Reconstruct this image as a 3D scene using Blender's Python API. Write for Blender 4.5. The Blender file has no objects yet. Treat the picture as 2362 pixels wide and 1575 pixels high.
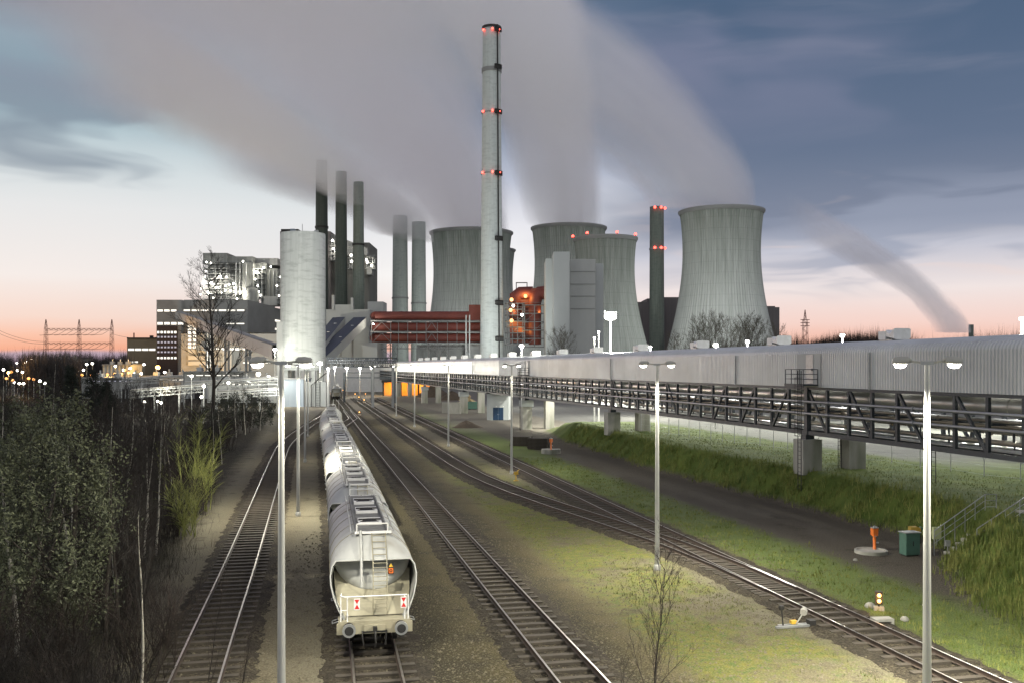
import bpy, math, random
import numpy as np
from mathutils import Vector, Matrix
random.seed(7)
R = random.random
def U(a, b): return a + (b - a) * R()
scn = bpy.context.scene
COL = scn.collection
F, H, CX, HY = 2200.0, 10.0, 1181.0, 845.0
# size of the place is read off the photograph: a pixel at a known distance Y gives metres
def X(px, Y): return (px - CX) / F * Y
def Z(py, Y): return H - (py - HY) / F * Y
def W(px, py, Y): return Vector((X(px, Y), Y, Z(py, Y)))
def G(px, py, z=0.0):
    Y = F * (H - z) / (py - HY)
    return Vector((X(px, Y), Y, z))
def lerp(a, b, t): return a + (b - a) * t
def interp(x, pts):
    if x <= pts[0][0]:
        (a, b), (c, d) = pts[0], pts[1]
    elif x >= pts[-1][0]:
        (a, b), (c, d) = pts[-2], pts[-1]
    else:
        for (a, b), (c, d) in zip(pts, pts[1:]):
            if a <= x <= c: break
    return b + (d - b) * (x - a) / (c - a)
def cint(x, pts):
    return interp(min(max(x, pts[0][0]), pts[-1][0]), pts)

# ---------------------------------------------------------------- meshes
class MB:
    def __init__(s): s.v = []; s.f = []; s.sm = []
    def add(s, vs, fs, smooth=False):
        o = len(s.v); s.v += [tuple(p) for p in vs]
        s.f += [tuple(i + o for i in f) for f in fs]; s.sm += [smooth] * len(fs)
        return s
    def box(s, x0, x1, y0, y1, z0, z1, M=None):
        vs = [Vector(p) for p in ((x0,y0,z0),(x1,y0,z0),(x1,y1,z0),(x0,y1,z0),(x0,y0,z1),(x1,y0,z1),(x1,y1,z1),(x0,y1,z1))]
        if M is not None: vs = [M @ p for p in vs]
        return s.add(vs, [(3,2,1,0),(4,5,6,7),(0,1,5,4),(1,2,6,5),(2,3,7,6),(3,0,4,7)])
    def beam(s, a, b, w, h=None):
        a = Vector(a); b = Vector(b); h = w if h is None else h
        d = (b - a).normalized()
        up = Vector((0,0,1)) if abs(d.z) < .95 else Vector((0,1,0))
        sx = d.cross(up).normalized() * (w / 2); sy = sx.cross(d).normalized() * (h / 2)
        vs = [p + i * sx + j * sy for p in (a, b) for i, j in ((-1,-1),(1,-1),(1,1),(-1,1))]
        return s.add(vs, [(3,2,1,0),(4,5,6,7),(0,1,5,4),(1,2,6,5),(2,3,7,6),(3,0,4,7)])
    def tube(s, a, b, r0, r1=None, n=8, caps=True):
        a = Vector(a); b = Vector(b); r1 = r0 if r1 is None else r1
        d = (b - a).normalized(); up = Vector((0,0,1)) if abs(d.z) < .95 else Vector((0,1,0))
        e1 = d.cross(up).normalized(); e2 = d.cross(e1)
        vs = []
        for p, r in ((a, r0), (b, r1)):
            for k in range(n):
                t = 2 * math.pi * k / n
                vs.append(p + e1 * (r * math.cos(t)) + e2 * (r * math.sin(t)))
        s.add(vs, [(k, (k+1) % n, n + (k+1) % n, n + k) for k in range(n)], n > 4)
        if caps: s.add(vs, [tuple(range(n-1, -1, -1)), tuple(range(n, 2*n))])
        return s
    def path(s, pts, rs, n=6, caps=True):
        pts = [Vector(p) for p in pts]
        if not hasattr(rs, '__len__'): rs = [rs] * len(pts)
        vs = []; e1 = None
        for i, p in enumerate(pts):
            d = (pts[min(i+1, len(pts)-1)] - pts[max(i-1, 0)]).normalized()
            if e1 is None:
                up = Vector((0,0,1)) if abs(d.z) < .9 else Vector((0,1,0))
                e1 = d.cross(up).normalized()
            else:
                e1 = (e1 - d * e1.dot(d)).normalized()
            e2 = d.cross(e1)
            for k in range(n):
                t = 2 * math.pi * k / n
                vs.append(p + e1 * (rs[i] * math.cos(t)) + e2 * (rs[i] * math.sin(t)))
        fs = [(i*n+k, i*n+(k+1) % n, (i+1)*n+(k+1) % n, (i+1)*n+k) for i in range(len(pts)-1) for k in range(n)]
        s.add(vs, fs, True)
        if caps: s.add(vs, [tuple(range(n-1, -1, -1)), tuple(range(len(vs)-n, len(vs)))])
        return s
    def lathe(s, prof, n=48, c=(0,0,0), cap0=False, cap1=False, smooth=True, mod=None):
        vs = []
        for r, z in prof:
            for k in range(n):
                t = 2 * math.pi * k / n
                q = r + (mod(k) if mod else 0)
                vs.append((c[0] + q * math.cos(t), c[1] + q * math.sin(t), c[2] + z))
        fs = [(i*n+k, i*n+(k+1) % n, (i+1)*n+(k+1) % n, (i+1)*n+k) for i in range(len(prof)-1) for k in range(n)]
        s.add(vs, fs, smooth)
        if cap0: s.add(vs[:n], [tuple(range(n-1, -1, -1))])
        if cap1: s.add(vs[-n:], [tuple(range(n))])
        return s
    def prism(s, poly, axis, a0, a1):
        # poly: 2D outline; axis 'x','y','z' = extrusion direction
        def P(u, v, w): return {'x': (w, u, v), 'y': (u, w, v), 'z': (u, v, w)}[axis]
        n = len(poly)
        vs = [P(u, v, a0) for u, v in poly] + [P(u, v, a1) for u, v in poly]
        return s.add(vs, [tuple(range(n-1, -1, -1)), tuple(range(n, 2*n))] + [(k, (k+1) % n, n+(k+1) % n, n+k) for k in range(n)])
    def grid(s, rows, smooth=False, closed=False):
        n = len(rows[0]); vs = [p for r in rows for p in r]
        kk = range(n) if closed else range(n-1)
        return s.add(vs, [(i*n+k, i*n+(k+1) % n, (i+1)*n+(k+1) % n, (i+1)*n+k) for i in range(len(rows)-1) for k in kk], smooth)
    def build(s, name, mat, parent=None, loc=None, rotz=0.0, label=None):
        me = bpy.data.meshes.new(name)
        me.from_pydata(s.v, [], s.f)
        me.polygons.foreach_set('use_smooth', s.sm)
        me.materials.append(mat); me.update()
        o = bpy.data.objects.new(name, me); COL.objects.link(o)
        if parent is not None: o.parent = parent
        if loc is not None: o.location = loc
        if rotz: o.rotation_euler = (0, 0, rotz)
        if label: o['label'] = label
        return o
def fast_mesh(name, verts, faces_n, nper, mat, parent=None, smooth=False):
    # verts: (N,3) array; every face takes nper consecutive vertices
    me = bpy.data.meshes.new(name); nv = len(verts); nf = nv // nper
    me.vertices.add(nv); me.vertices.foreach_set('co', np.asarray(verts, dtype=np.float32).ravel())
    me.loops.add(nv); me.loops.foreach_set('vertex_index', np.arange(nv, dtype=np.int32))
    me.polygons.add(nf); me.polygons.foreach_set('loop_start', np.arange(0, nv, nper, dtype=np.int32))
    me.update(calc_edges=True); me.materials.append(mat)
    o = bpy.data.objects.new(name, me); COL.objects.link(o)
    if parent is not None: o.parent = parent
    return o
def tag(o, label=None, cat=None, group=None, kind=None):
    if label: o['label'] = label
    if cat: o['category'] = cat
    if group: o['group'] = group
    if kind: o['kind'] = kind
    return o
def thing(name, label, cat, loc=(0,0,0), rotz=0.0, group=None):
    o = bpy.data.objects.new(name, None); COL.objects.link(o)
    o.location = loc; o.rotation_euler = (0, 0, rotz); o.empty_display_size = .2
    return tag(o, label, cat, group)
def struct(name, mb, mat): return tag(mb.build(name, mat), kind='structure')
def copy_tree(o, parent=None):
    c = o.copy(); COL.objects.link(c)
    if parent is not None: c.parent = parent
    for ch in list(o.children): copy_tree(ch, c)
    return c
def dup(o, loc, rotz=0.0, label=None, scale=None):
    c = copy_tree(o); c.location = loc; c.rotation_euler = (0, 0, rotz)
    if scale: c.scale = (scale,)*3 if not hasattr(scale, '__len__') else scale
    if label: c['label'] = label
    return c
def lamp_light(parent, loc, power, color=(1,.93,.8), radius=.15, spot=None):
    ld = bpy.data.lights.new('bulb', 'SPOT' if spot else 'POINT')
    ld.energy = power; ld.color = color; ld.shadow_soft_size = radius
    if spot: ld.spot_size = math.radians(spot); ld.spot_blend = .9
    o = bpy.data.objects.new('bulb', ld); COL.objects.link(o); o.location = loc
    if parent is not None: o.parent = parent
    return o

# ---------------------------------------------------------------- materials
def srgb(*c):
    return tuple(((v/255/12.92) if v/255 <= .04045 else ((v/255+.055)/1.055)**2.4) for v in c)
class N:
    def __init__(s, nt): s.nt = nt; s.n = nt.nodes; s.l = nt.links
    def new(s, t, **kw):
        nd = s.n.new(t)
        for k, v in kw.items(): setattr(nd, k, v)
        return nd
    def put(s, sock, v):
        if isinstance(v, bpy.types.NodeSocket): s.l.new(v, sock)
        elif v is not None:
            if hasattr(v, '__len__') and len(v) == 3 and sock.type == 'RGBA': v = (*v, 1)
            sock.default_value = v
    def m(s, op, a, b=None, c=None, clamp=False):
        nd = s.new('ShaderNodeMath', operation=op, use_clamp=clamp)
        s.put(nd.inputs[0], a); s.put(nd.inputs[1], b)
        if c is not None: s.put(nd.inputs[2], c)
        return nd.outputs[0]
    def vm(s, op, a, b=None):
        nd = s.new('ShaderNodeVectorMath', operation=op)
        s.put(nd.inputs[0], a)
        if b is not None: s.put(nd.inputs[1], b)
        return nd.outputs[0]
    def xyz(s, v):
        nd = s.new('ShaderNodeSeparateXYZ'); s.put(nd.inputs[0], v); return nd.outputs
    def comb(s, x, y, z):
        nd = s.new('ShaderNodeCombineXYZ')
        for i, q in enumerate((x, y, z)): s.put(nd.inputs[i], q)
        return nd.outputs[0]
    def noise(s, vec, scale, detail=4, rough=.55, out=0):
        nd = s.new('ShaderNodeTexNoise'); s.put(nd.inputs['Vector'], vec)
        nd.inputs['Scale'].default_value = scale; nd.inputs['Detail'].default_value = detail
        nd.inputs['Roughness'].default_value = rough
        return nd.outputs[out]
    def mr(s, v, a, b, c=0.0, d=1.0, smooth=False):
        nd = s.new('ShaderNodeMapRange'); nd.clamp = True
        if smooth: nd.interpolation_type = 'SMOOTHSTEP'
        for i, q in enumerate((v, a, b, c, d)): s.put(nd.inputs[i], q)
        return nd.outputs[0]
    def ramp(s, v, stops, interp='LINEAR'):
        nd = s.new('ShaderNodeValToRGB'); s.put(nd.inputs[0], v)
        cr = nd.color_ramp; cr.interpolation = interp
        while len(cr.elements) < len(stops): cr.elements.new(.5)
        for e, (p, c) in zip(cr.elements, stops):
            e.position = p; e.color = (*c, 1) if len(c) == 3 else c
        return nd.outputs[0]
    def mix(s, f, a, b, blend='MIX'):
        nd = s.new('ShaderNodeMix', data_type='RGBA', blend_type=blend)
        s.put(nd.inputs[0], f); s.put(nd.inputs[6], a); s.put(nd.inputs[7], b)
        return nd.outputs[2]
    def bump(s, h, strength=.3, dist=.05):
        nd = s.new('ShaderNodeBump'); nd.inputs['Strength'].default_value = strength
        nd.inputs['Distance'].default_value = dist; s.put(nd.inputs['Height'], h); return nd.outputs[0]
def newmat(name):
    m = bpy.data.materials.new(name); m.use_nodes = True
    nt = m.node_tree; nt.nodes.clear(); g = N(nt)
    out = g.new('ShaderNodeOutputMaterial'); b = g.new('ShaderNodeBsdfPrincipled')
    nt.links.new(b.outputs[0], out.inputs[0])
    return m, g, b, out
def coords(g, kind='Object'):
    return g.new('ShaderNodeTexCoord').outputs[kind]
def pmat(name, c1, c2=None, scale=1.0, rough=.7, metal=0.0, bump=0.0, bscale=None, stretch=(1,1,1), c3=None, spec=.5, kind='Object', dist=.03):
    m, g, b, out = newmat(name)
    c2 = c2 or tuple(q * .72 for q in c1)
    v = g.vm('MULTIPLY', coords(g, kind), stretch)
    n = g.noise(v, scale, 6, .65)
    col = g.mix(g.mr(n, .35, .68), c1, c2)
    if c3: col = g.mix(g.mr(g.noise(v, scale * .31, 4), .55, .72), col, c3)
    g.put(b.inputs['Base Color'], col); b.inputs['Roughness'].default_value = rough
    b.inputs['Metallic'].default_value = metal; b.inputs['Specular IOR Level'].default_value = spec
    if bump: g.put(b.inputs['Normal'], g.bump(g.noise(v, bscale or scale * 4, 5, .7), bump, dist))
    return m
def emat(name, color, strength, sample=True):
    m, g, b, out = newmat(name)
    b.inputs['Base Color'].default_value = (.6,.6,.6,1)
    b.inputs['Emission Color'].default_value = (*color, 1); b.inputs['Emission Strength'].default_value = strength
    if not sample: m.cycles.emission_sampling = 'NONE'
    return m
M = {}
M['steel'] = pmat('painted_steel', (.040,.048,.055), (.026,.032,.038), 2.2, .5, .2)
M['galv'] = pmat('galvanised_steel', (.42,.43,.42), (.30,.31,.31), 3, .45, .6)
M['pole'] = pmat('pole_paint', (.46,.46,.43), (.36,.36,.33), 2.5, .5, .1, stretch=(1,1,.2))
M['dark'] = pmat('dark_iron', (.035,.033,.03), (.02,.02,.02), 4, .6, .3)
M['black'] = pmat('black_rubber', (.012,.012,.012), (.02,.02,.02), 6, .7)
M['conc'] = pmat('weathered_concrete', (.36,.35,.31), (.24,.235,.20), .8, .9, bump=.3, bscale=9, stretch=(1,1,.25), c3=(.10,.115,.06))
M['concpale'] = pmat('pale_concrete', (.44,.46,.45), (.36,.385,.375), .06, .85, stretch=(1,1,.3))
M['concdark'] = pmat('grey_cladding', (.27,.275,.27), (.21,.215,.21), .05, .8, stretch=(1,1,1.6))
M['clad'] = pmat('light_cladding', (.42,.43,.41), (.35,.36,.345), .07, .6, stretch=(1,1,.4))
M['white'] = pmat('white_metal', (.72,.72,.70), (.60,.60,.57), 1.5, .45, .0)
M['red'] = pmat('oxide_red_paint', (.17,.036,.024), (.105,.023,.016), .12, .65, c3=(.20,.052,.024))
M['green'] = pmat('green_enamel', (.07,.15,.115), (.06,.12,.09), 3, .45)
M['orange'] = pmat('orange_paint', (.75,.19,.03), (.6,.13,.02), 5, .45)
M['yellow'] = pmat('yellow_paint', (.65,.42,.05), (.5,.3,.03), 5, .5)
M['blue'] = pmat('blue_paint', (.010,.038,.085), (.007,.028,.065), 3, .5)
M['greyblue'] = pmat('blue_grey_cladding', (.25,.29,.33), (.21,.25,.29), .4, .6, stretch=(3,1,.2))
M['roofblue'] = pmat('blue_black_roof', (.03,.04,.065), (.04,.05,.08), .3, .6)
M['e_white'] = emat('lamp_white', (1,.97,.88), 14.0)
M['e_whites'] = emat('far_lamp_white', (1,.96,.84), 16.0, False)
M['e_amber'] = emat('far_lamp_amber', (1,.40,.06), 2.2, False)
M['e_amber2'] = emat('signal_amber', (1,.42,.06), 2.6, False)
M['e_red'] = emat('beacon_red', (1,.045,.02), 5.0, False)
M['e_win'] = emat('lit_window_glass', (1,.95,.82), 1.05, False)
M['e_win2'] = emat('dim_window_glass', (.55,.55,.75), .35, False)
# ---------------------------------------------------------------- camera
cam = bpy.data.cameras.new('camera'); co = bpy.data.objects.new('camera', cam); COL.objects.link(co)
co.location = (0, 0, H); co.rotation_euler = (math.radians(90), 0, 0)
cam.sensor_width = 36; cam.lens = F / 2362 * 36; cam.shift_y = (HY - 787.5) / 2362
cam.clip_start = .2; cam.clip_end = 12000
scn.camera = co
scn.view_settings.view_transform = 'Standard'; scn.view_settings.look = 'None'
scn.view_settings.exposure = .2; scn.view_settings.gamma = 1
cy = scn.cycles
cy.use_denoising = True; cy.max_bounces = 14; cy.diffuse_bounces = 3; cy.glossy_bounces = 3
cy.volume_bounces = 12; cy.volume_step_rate = .7; cy.volume_max_steps = 256
cy.sample_clamp_indirect = 4.0; cy.use_light_tree = True; cy.transparent_max_bounces = 16

# ---------------------------------------------------------------- dusk sky
world = bpy.data.worlds.new('World'); scn.world = world; world.use_nodes = True
nt = world.node_tree; nt.nodes.clear(); g = N(nt)
d = g.vm('NORMALIZE', coords(g, 'Generated'))
dx, dy, dz = g.xyz(d)
hor = g.m('SQRT', g.m('ADD', g.m('MULTIPLY', dx, dx), g.m('MULTIPLY', dy, dy)))
el = g.m('DIVIDE', dz, g.m('MAXIMUM', hor, .05))          # tangent of the elevation
az = g.m('ARCTAN2', dx, dy)                                # 0 = towards the plant, + = right
sv = g.comb(g.m('MULTIPLY', az, 2.2), g.m('MULTIPLY', el, 9.0), 0.3)
warp = g.noise(sv, 1.3, 3, .5, 1)
sv2 = g.vm('ADD', sv, g.vm('MULTIPLY', g.vm('SUBTRACT', warp, (.5,.5,.5)), (1.1,.9,.5)))
n1 = g.noise(sv2, 1.1, 4, .5)
n2 = g.noise(g.vm('MULTIPLY', sv2, (1.0,1.7,1)), 1.5, 4, .5)
elw = g.m('ADD', el, g.m('MULTIPLY', g.m('SUBTRACT', n1, .5), .035))
EM = .44
def er(*st): return [(e / EM, srgb(*c)) for e, c in st]
k = g.m('DIVIDE', elw, EM, clamp=True)
left = g.ramp(k, er((0,(140,138,165)),(.010,(168,160,182)),(.014,(228,166,144)),(.027,(233,188,170)),(.044,(232,211,203)),(.085,(234,230,229)),(.15,(224,227,229)),(.19,(208,218,222)),(.245,(160,186,197)),(.29,(150,175,188)),(.34,(136,146,160)),(.44,(122,130,146))))
mid = g.ramp(k, er((0,(236,190,170)),(.04,(242,226,220)),(.10,(248,246,245)),(.15,(230,230,236)),(.195,(182,188,204)),(.26,(122,136,158)),(.34,(104,122,146)),(.44,(92,108,132))))
right = g.ramp(k, er((0,(226,160,138)),(.020,(240,186,166)),(.042,(243,210,200)),(.078,(238,226,224)),(.118,(196,197,209)),(.145,(128,136,156)),(.22,(99,114,139)),(.32,(83,102,129)),(.44,(70,93,120))))
azw = g.m('ADD', az, g.m('MULTIPLY', g.m('SUBTRACT', n1, .5), .25))
sky = g.mix(g.mr(azw, -.22, -.02, smooth=True), left, mid)
sky = g.mix(g.mr(azw, .02, .20, smooth=True), sky, right)
# dark cloud bars low on the right, soft grey streaks on the left
band = g.m('MULTIPLY', g.mr(el, .055, .10, smooth=True), g.mr(el, .15, .20, 1, 0, smooth=True))
bars = g.m('MULTIPLY', g.mr(n2, .50, .60, smooth=True), g.m('MULTIPLY', band, g.mr(az, .10, .36)))
sky = g.mix(g.m('MULTIPLY', bars, .75), sky, srgb(150,158,178))
pinkb = g.m('MULTIPLY', g.m('MULTIPLY', g.mr(n2, .47, .38, smooth=True), band), g.mr(az, .10, .3))
sky = g.mix(g.m('MULTIPLY', pinkb, .65), sky, srgb(240,215,205))
lb = g.m('MULTIPLY', g.mr(el, .13, .19, smooth=True), g.m('MULTIPLY', g.mr(el, .26, .33, 1, 0, smooth=True), g.mr(az, .0, -.12)))
sky = g.mix(g.m('MULTIPLY', g.m('MULTIPLY', g.mr(n1, .48, .62, smooth=True), lb), .85), sky, srgb(126,142,158))
# long soft swells through the cloud deck higher up
hi = g.mr(el, .2, .3, smooth=True)
sky = g.mix(g.m('MULTIPLY', g.mr(n2, .45, .68, smooth=True), g.m('MULTIPLY', hi, .32)), sky, srgb(136,140,160))
sky = g.mix(g.m('MULTIPLY', g.mr(n1, .52, .40, smooth=True), g.m('MULTIPLY', hi, .30)), sky, srgb(78,100,130))
nish = g.new('ShaderNodeTexSky', sky_type='NISHITA', sun_disc=False)
SUN_EL, SUN_AZ = math.radians(2.0), math.radians(-28)
nish.sun_elevation = SUN_EL; nish.sun_rotation = SUN_AZ; nish.altitude = 100
bgA = g.new('ShaderNodeBackground'); bgB = g.new('ShaderNodeBackground')
# unseen sky brightened behind the camera to fill facing walls, dimmer overhead
away = g.mr(dy, .55, -.1, smooth=True)
up = g.mr(dz, .42, .7, smooth=True)
nP = g.noise(g.vm('MULTIPLY', sv2, (.9, .55, 1)), .9, 3, .5)
rt = g.m('MULTIPLY', hi, g.mr(az, -.05, .2, smooth=True))
sky = g.mix(g.m('MULTIPLY', g.mr(nP, .50, .64, smooth=True), g.m('MULTIPLY', rt, .55)), sky, srgb(134,136,160))
sky = g.mix(g.m('MULTIPLY', g.mr(nP, .48, .34, smooth=True), g.m('MULTIPLY', rt, .55)), sky, srgb(74,86,112))
sky = g.mix(1.0, sky, (.89,.89,.89), 'MULTIPLY')
sky = g.mix(away, sky, srgb(214,216,217))
sky = g.mix(up, sky, srgb(158,158,178))
g.put(bgA.inputs[0], sky); bgA.inputs[1].default_value = 1.0
g.put(bgB.inputs[0], nish.outputs[0]); bgB.inputs[1].default_value = .003
add = g.new('ShaderNodeAddShader'); nt.links.new(bgA.outputs[0], add.inputs[0]); nt.links.new(bgB.outputs[0], add.inputs[1])
wo = g.new('ShaderNodeOutputWorld'); nt.links.new(add.outputs[0], wo.inputs[0])
# the last of the sun, low behind the plant on the left
sl = bpy.data.lights.new('sun', 'SUN'); sl.energy = .34; sl.angle = math.radians(20); sl.color = (1,.66,.68)
so = bpy.data.objects.new('sun', sl); COL.objects.link(so)
so.rotation_euler = (math.radians(90) - SUN_EL - .06, 0, math.pi - SUN_AZ)

# ---------------------------------------------------------------- steam
def plume(name, label, p0, r0, head, L, a, p, b, q, spread, dens, colr, taper=1.0, lat0=1.0, start_soft=0.0, bend=0.0):
    """steam leaving a mouth of radius r0 at p0 and drifting along the heading; rises a*s^p on top, b*s^q below"""
    hx, hy = math.sin(math.radians(head)), math.cos(math.radians(head))
    zu = lambda s: a * max(s + r0, 0) ** p
    zl = lambda s: b * max(s - r0, 0) ** q
    def rr(s): return r0 * min(math.sqrt(max((s + r0) / r0, 0)), 1.0) * lat0 + spread * (s + r0)
    rows = []; n = 20; S = 36
    for i in range(S + 1):
        t = i / S; s = -r0 + (L + r0) * t ** 1.6
        if i == 0: s = -r0 + .02 * r0
        u, l = zu(s), zl(s); zm = (u + l) / 2; hh = max((u - l) / 2, .05); w = max(rr(s), .05)
        row = []
        for k_ in range(n):
            ang = 2 * math.pi * k_ / n
            ca = math.cos(ang); tt = min(max((s - .3 * r0) / (2.7 * r0), 0), 1)
            if math.sin(ang) < 0: ca = math.copysign(lerp(1, abs(ca), tt), ca) if abs(ca) > 1e-6 else ca
            la = w * ca + bend * s * s; v = zm + hh * math.sin(ang)
            row.append((s * hx - la * hy, s * hy + la * hx, v))
        rows.append(row)
    mb = MB().grid(rows, closed=True)
    mb.add(rows[0], [tuple(range(n-1, -1, -1))]); mb.add(rows[-1], [tuple(range(n))])
    m = bpy.data.materials.new('steam'); m.use_nodes = True
    nt = m.node_tree; nt.nodes.clear(); g = N(nt)
    x, y, z = g.xyz(coords(g))
    s = g.m('ADD', g.m('MULTIPLY', x, hx), g.m('MULTIPLY', y, hy))
    lat = g.m('ADD', g.m('MULTIPLY', x, -hy), g.m('MULTIPLY', y, hx))
    if bend: lat = g.m('SUBTRACT', lat, g.m('MULTIPLY', g.m('MULTIPLY', s, s), bend))
    su = g.m('MAXIMUM', g.m('ADD', s, r0), 0.001)
    u = g.m('MULTIPLY', g.m('POWER', su, p), a)
    l = g.m('MULTIPLY', g.m('POWER', g.m('MAXIMUM', g.m('SUBTRACT', s, r0), .001), q), b)
    zm = g.m('MULTIPLY', g.m('ADD', u, l), .5); hh = g.m('MAXIMUM', g.m('MULTIPLY', g.m('SUBTRACT', u, l), .5), .05)
    w = g.m('ADD', g.m('MULTIPLY', g.m('MINIMUM', g.m('SQRT', g.m('DIVIDE', su, r0)), 1.0), r0 * lat0), g.m('MULTIPLY', su, spread))
    e1 = g.m('DIVIDE', g.m('SUBTRACT', z, zm), hh); e2 = g.m('DIVIDE', lat, w)
    e1 = g.m('MAXIMUM', e1, g.m('MULTIPLY', e1, g.mr(s, .3 * r0, 3.0 * r0)))
    rad = g.m('ADD', g.m('MULTIPLY', e1, e1), g.m('MULTIPLY', e2, e2))
    # streaks drawn out along the drift
    nv = g.comb(g.m('DIVIDE', s, 4.0 * r0), g.m('MULTIPLY', e2, .9), g.m('MULTIPLY', e1, .9))
    nz = g.noise(nv, 1.6, 3, .55)
    prof = g.mr(g.m('ADD', rad, g.m('MULTIPLY', g.m('SUBTRACT', nz, .5), 1.0)), .95, .22, smooth=True)
    prof = g.m('MULTIPLY', prof, g.mr(rad, 1.0, .6, smooth=True))
    fade = g.mr(s, L * .98, L * .5, smooth=True)
    dil = g.m('POWER', g.m('DIVIDE', r0, g.m('ADD', r0, g.m('MULTIPLY', su, spread))), taper)
    dn = g.m('MULTIPLY', g.m('MULTIPLY', prof, fade), g.m('MULTIPLY', dil, dens))
    ns = g.noise(g.comb(g.m('DIVIDE', s, 9.0 * r0), g.m('MULTIPLY', e2, 2.2), g.m('ADD', g.m('MULTIPLY', e1, 2.2), 7.0)), 1.3, 3, .5)
    dn = g.m('MULTIPLY', dn, g.mr(ns, .34, .66, .6, 1.5))
    if start_soft: dn = g.m('MULTIPLY', dn, g.mr(s, -r0, start_soft, .25, 1))
    vs = g.new('ShaderNodeVolumeScatter'); g.put(vs.inputs['Color'], colr); g.put(vs.inputs['Density'], dn)
    vs.inputs['Anisotropy'].default_value = .2
    o = g.new('ShaderNodeOutputMaterial'); nt.links.new(vs.outputs[0], o.inputs['Volume'])
    ob = mb.build(name, m, loc=p0)
    return tag(ob, label, 'steam plume', 'steam plumes above the plant')
# ---------------------------------------------------------------- terrain
TOE = [(10,21.5),(22,19.6),(32,17.6),(40,18.7),(45,20.2),(50,22.2),(54,23.0),(60,21.9),(70,19.3),(92,13.2),(129,6.2),(150,3.5),(200,-7)]
WID = [(10,7),(32,6.5),(45,4.2),(55,2.8),(150,3.2)]
BH = 2.35
def sstep(t): t = np.clip(t, 0, 1); return t * t * (3 - 2 * t)
_ty = np.array([p[0] for p in TOE]); _tx = np.array([p[1] for p in TOE])
_wy = np.array([p[0] for p in WID]); _wx = np.array([p[1] for p in WID])
def hnp(x, y):
    toe = np.interp(y, _ty, _tx); w = np.interp(y, _wy, _wx)
    wob = .35 * np.sin(y * .9) + .25 * np.sin(y * .37 + 1)
    t = (x - toe - wob * .5) / w
    hgt = BH * sstep(t) * (1 - sstep((y - 132) / 22)) * sstep((x + 60) / 20) * (1 - sstep((x - 70) / 60))
    return hgt + .05 * np.sin(x * 1.7 + y * .6) * np.sin(y * 1.1) * np.clip(t * 2, 0, 1)
def gz(x, y): return float(hnp(np.array([x], float), np.array([y], float))[0])
xs = np.unique(np.concatenate([np.array([-5000,-2500,-1200,-700,-450,-300,-220,-170,-130,-100,-80]), np.arange(-64, 0, 2.0), np.arange(0, 46, .45), np.arange(46, 100, 4), np.array([120,160,220,320,500,900,1800,5000])]))
ys = np.unique(np.concatenate([np.array([-200,-60,-20,0,8]), np.arange(14, 112, .7), np.arange(112, 170, 2), np.arange(170, 260, 8), np.array([280,330,400,500,700,1000,1600,2600,5000,9000])]))
XX, YY = np.meshgrid(xs, ys); ZZ = hnp(XX, YY)
gm = MB(); gm.v = list(map(tuple, np.stack([XX, YY, ZZ], -1).reshape(-1, 3))); nx = len(xs)
gm.f = [(j*nx+i, j*nx+i+1, (j+1)*nx+i+1, (j+1)*nx+i) for j in range(len(ys)-1) for i in range(nx-1)]; gm.sm = [True] * len(gm.f)

# track centre lines, metres
U4 = 20.87
def x4(y): return U4 - .2135 * y
def x3(y):
    off = cint(y, [(20,0),(40,-.02),(47,-.15),(53,-.7),(60.3,-2.0),(67,-3.3),(74.6,-4.55),(80,-5.2),(85.3,-5.65),(95,-6.0),(113,-6.1)])
    return x4(y) + off
def x2(y): return 2.1 - .2112 * (y - 30.1)
T1 = [(12,-.8),(30.1,-4.2),(36,-5.35),(50,-8.15),(64,-11.0),(82,-14.75),(100,-18.5),(121,-23.0),(142,-26.9),(165,-30.6),(200,-37),(260,-48),(310,-57),(380,-70)]
def smooth_poly(P, n=400):
    y = np.linspace(P[0][0], P[-1][0], n); x = np.interp(y, [p[0] for p in P], [p[1] for p in P])
    k = np.ones(25) / 25; xp = np.concatenate([x[0] + (x[1]-x[0]) * np.arange(-12, 0), x, x[-1] + (x[-1]-x[-2]) * np.arange(1, 13)])
    return list(zip(y.tolist(), np.convolve(xp, k, 'valid').tolist()))
T1s = smooth_poly(T1)
def x1(y): return interp(y, T1s)
T0 = [(16,-6.9),(30.1,-10.0),(45,-13.0),(65,-17.2),(82,-20.8),(100,-24.6),(118,-28.3),(136,-31.0),(158,-33.8),(185,-36.6),(240,-45)]
T0s = smooth_poly(T0)
def x0(y): return interp(y, T0s)

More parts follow.
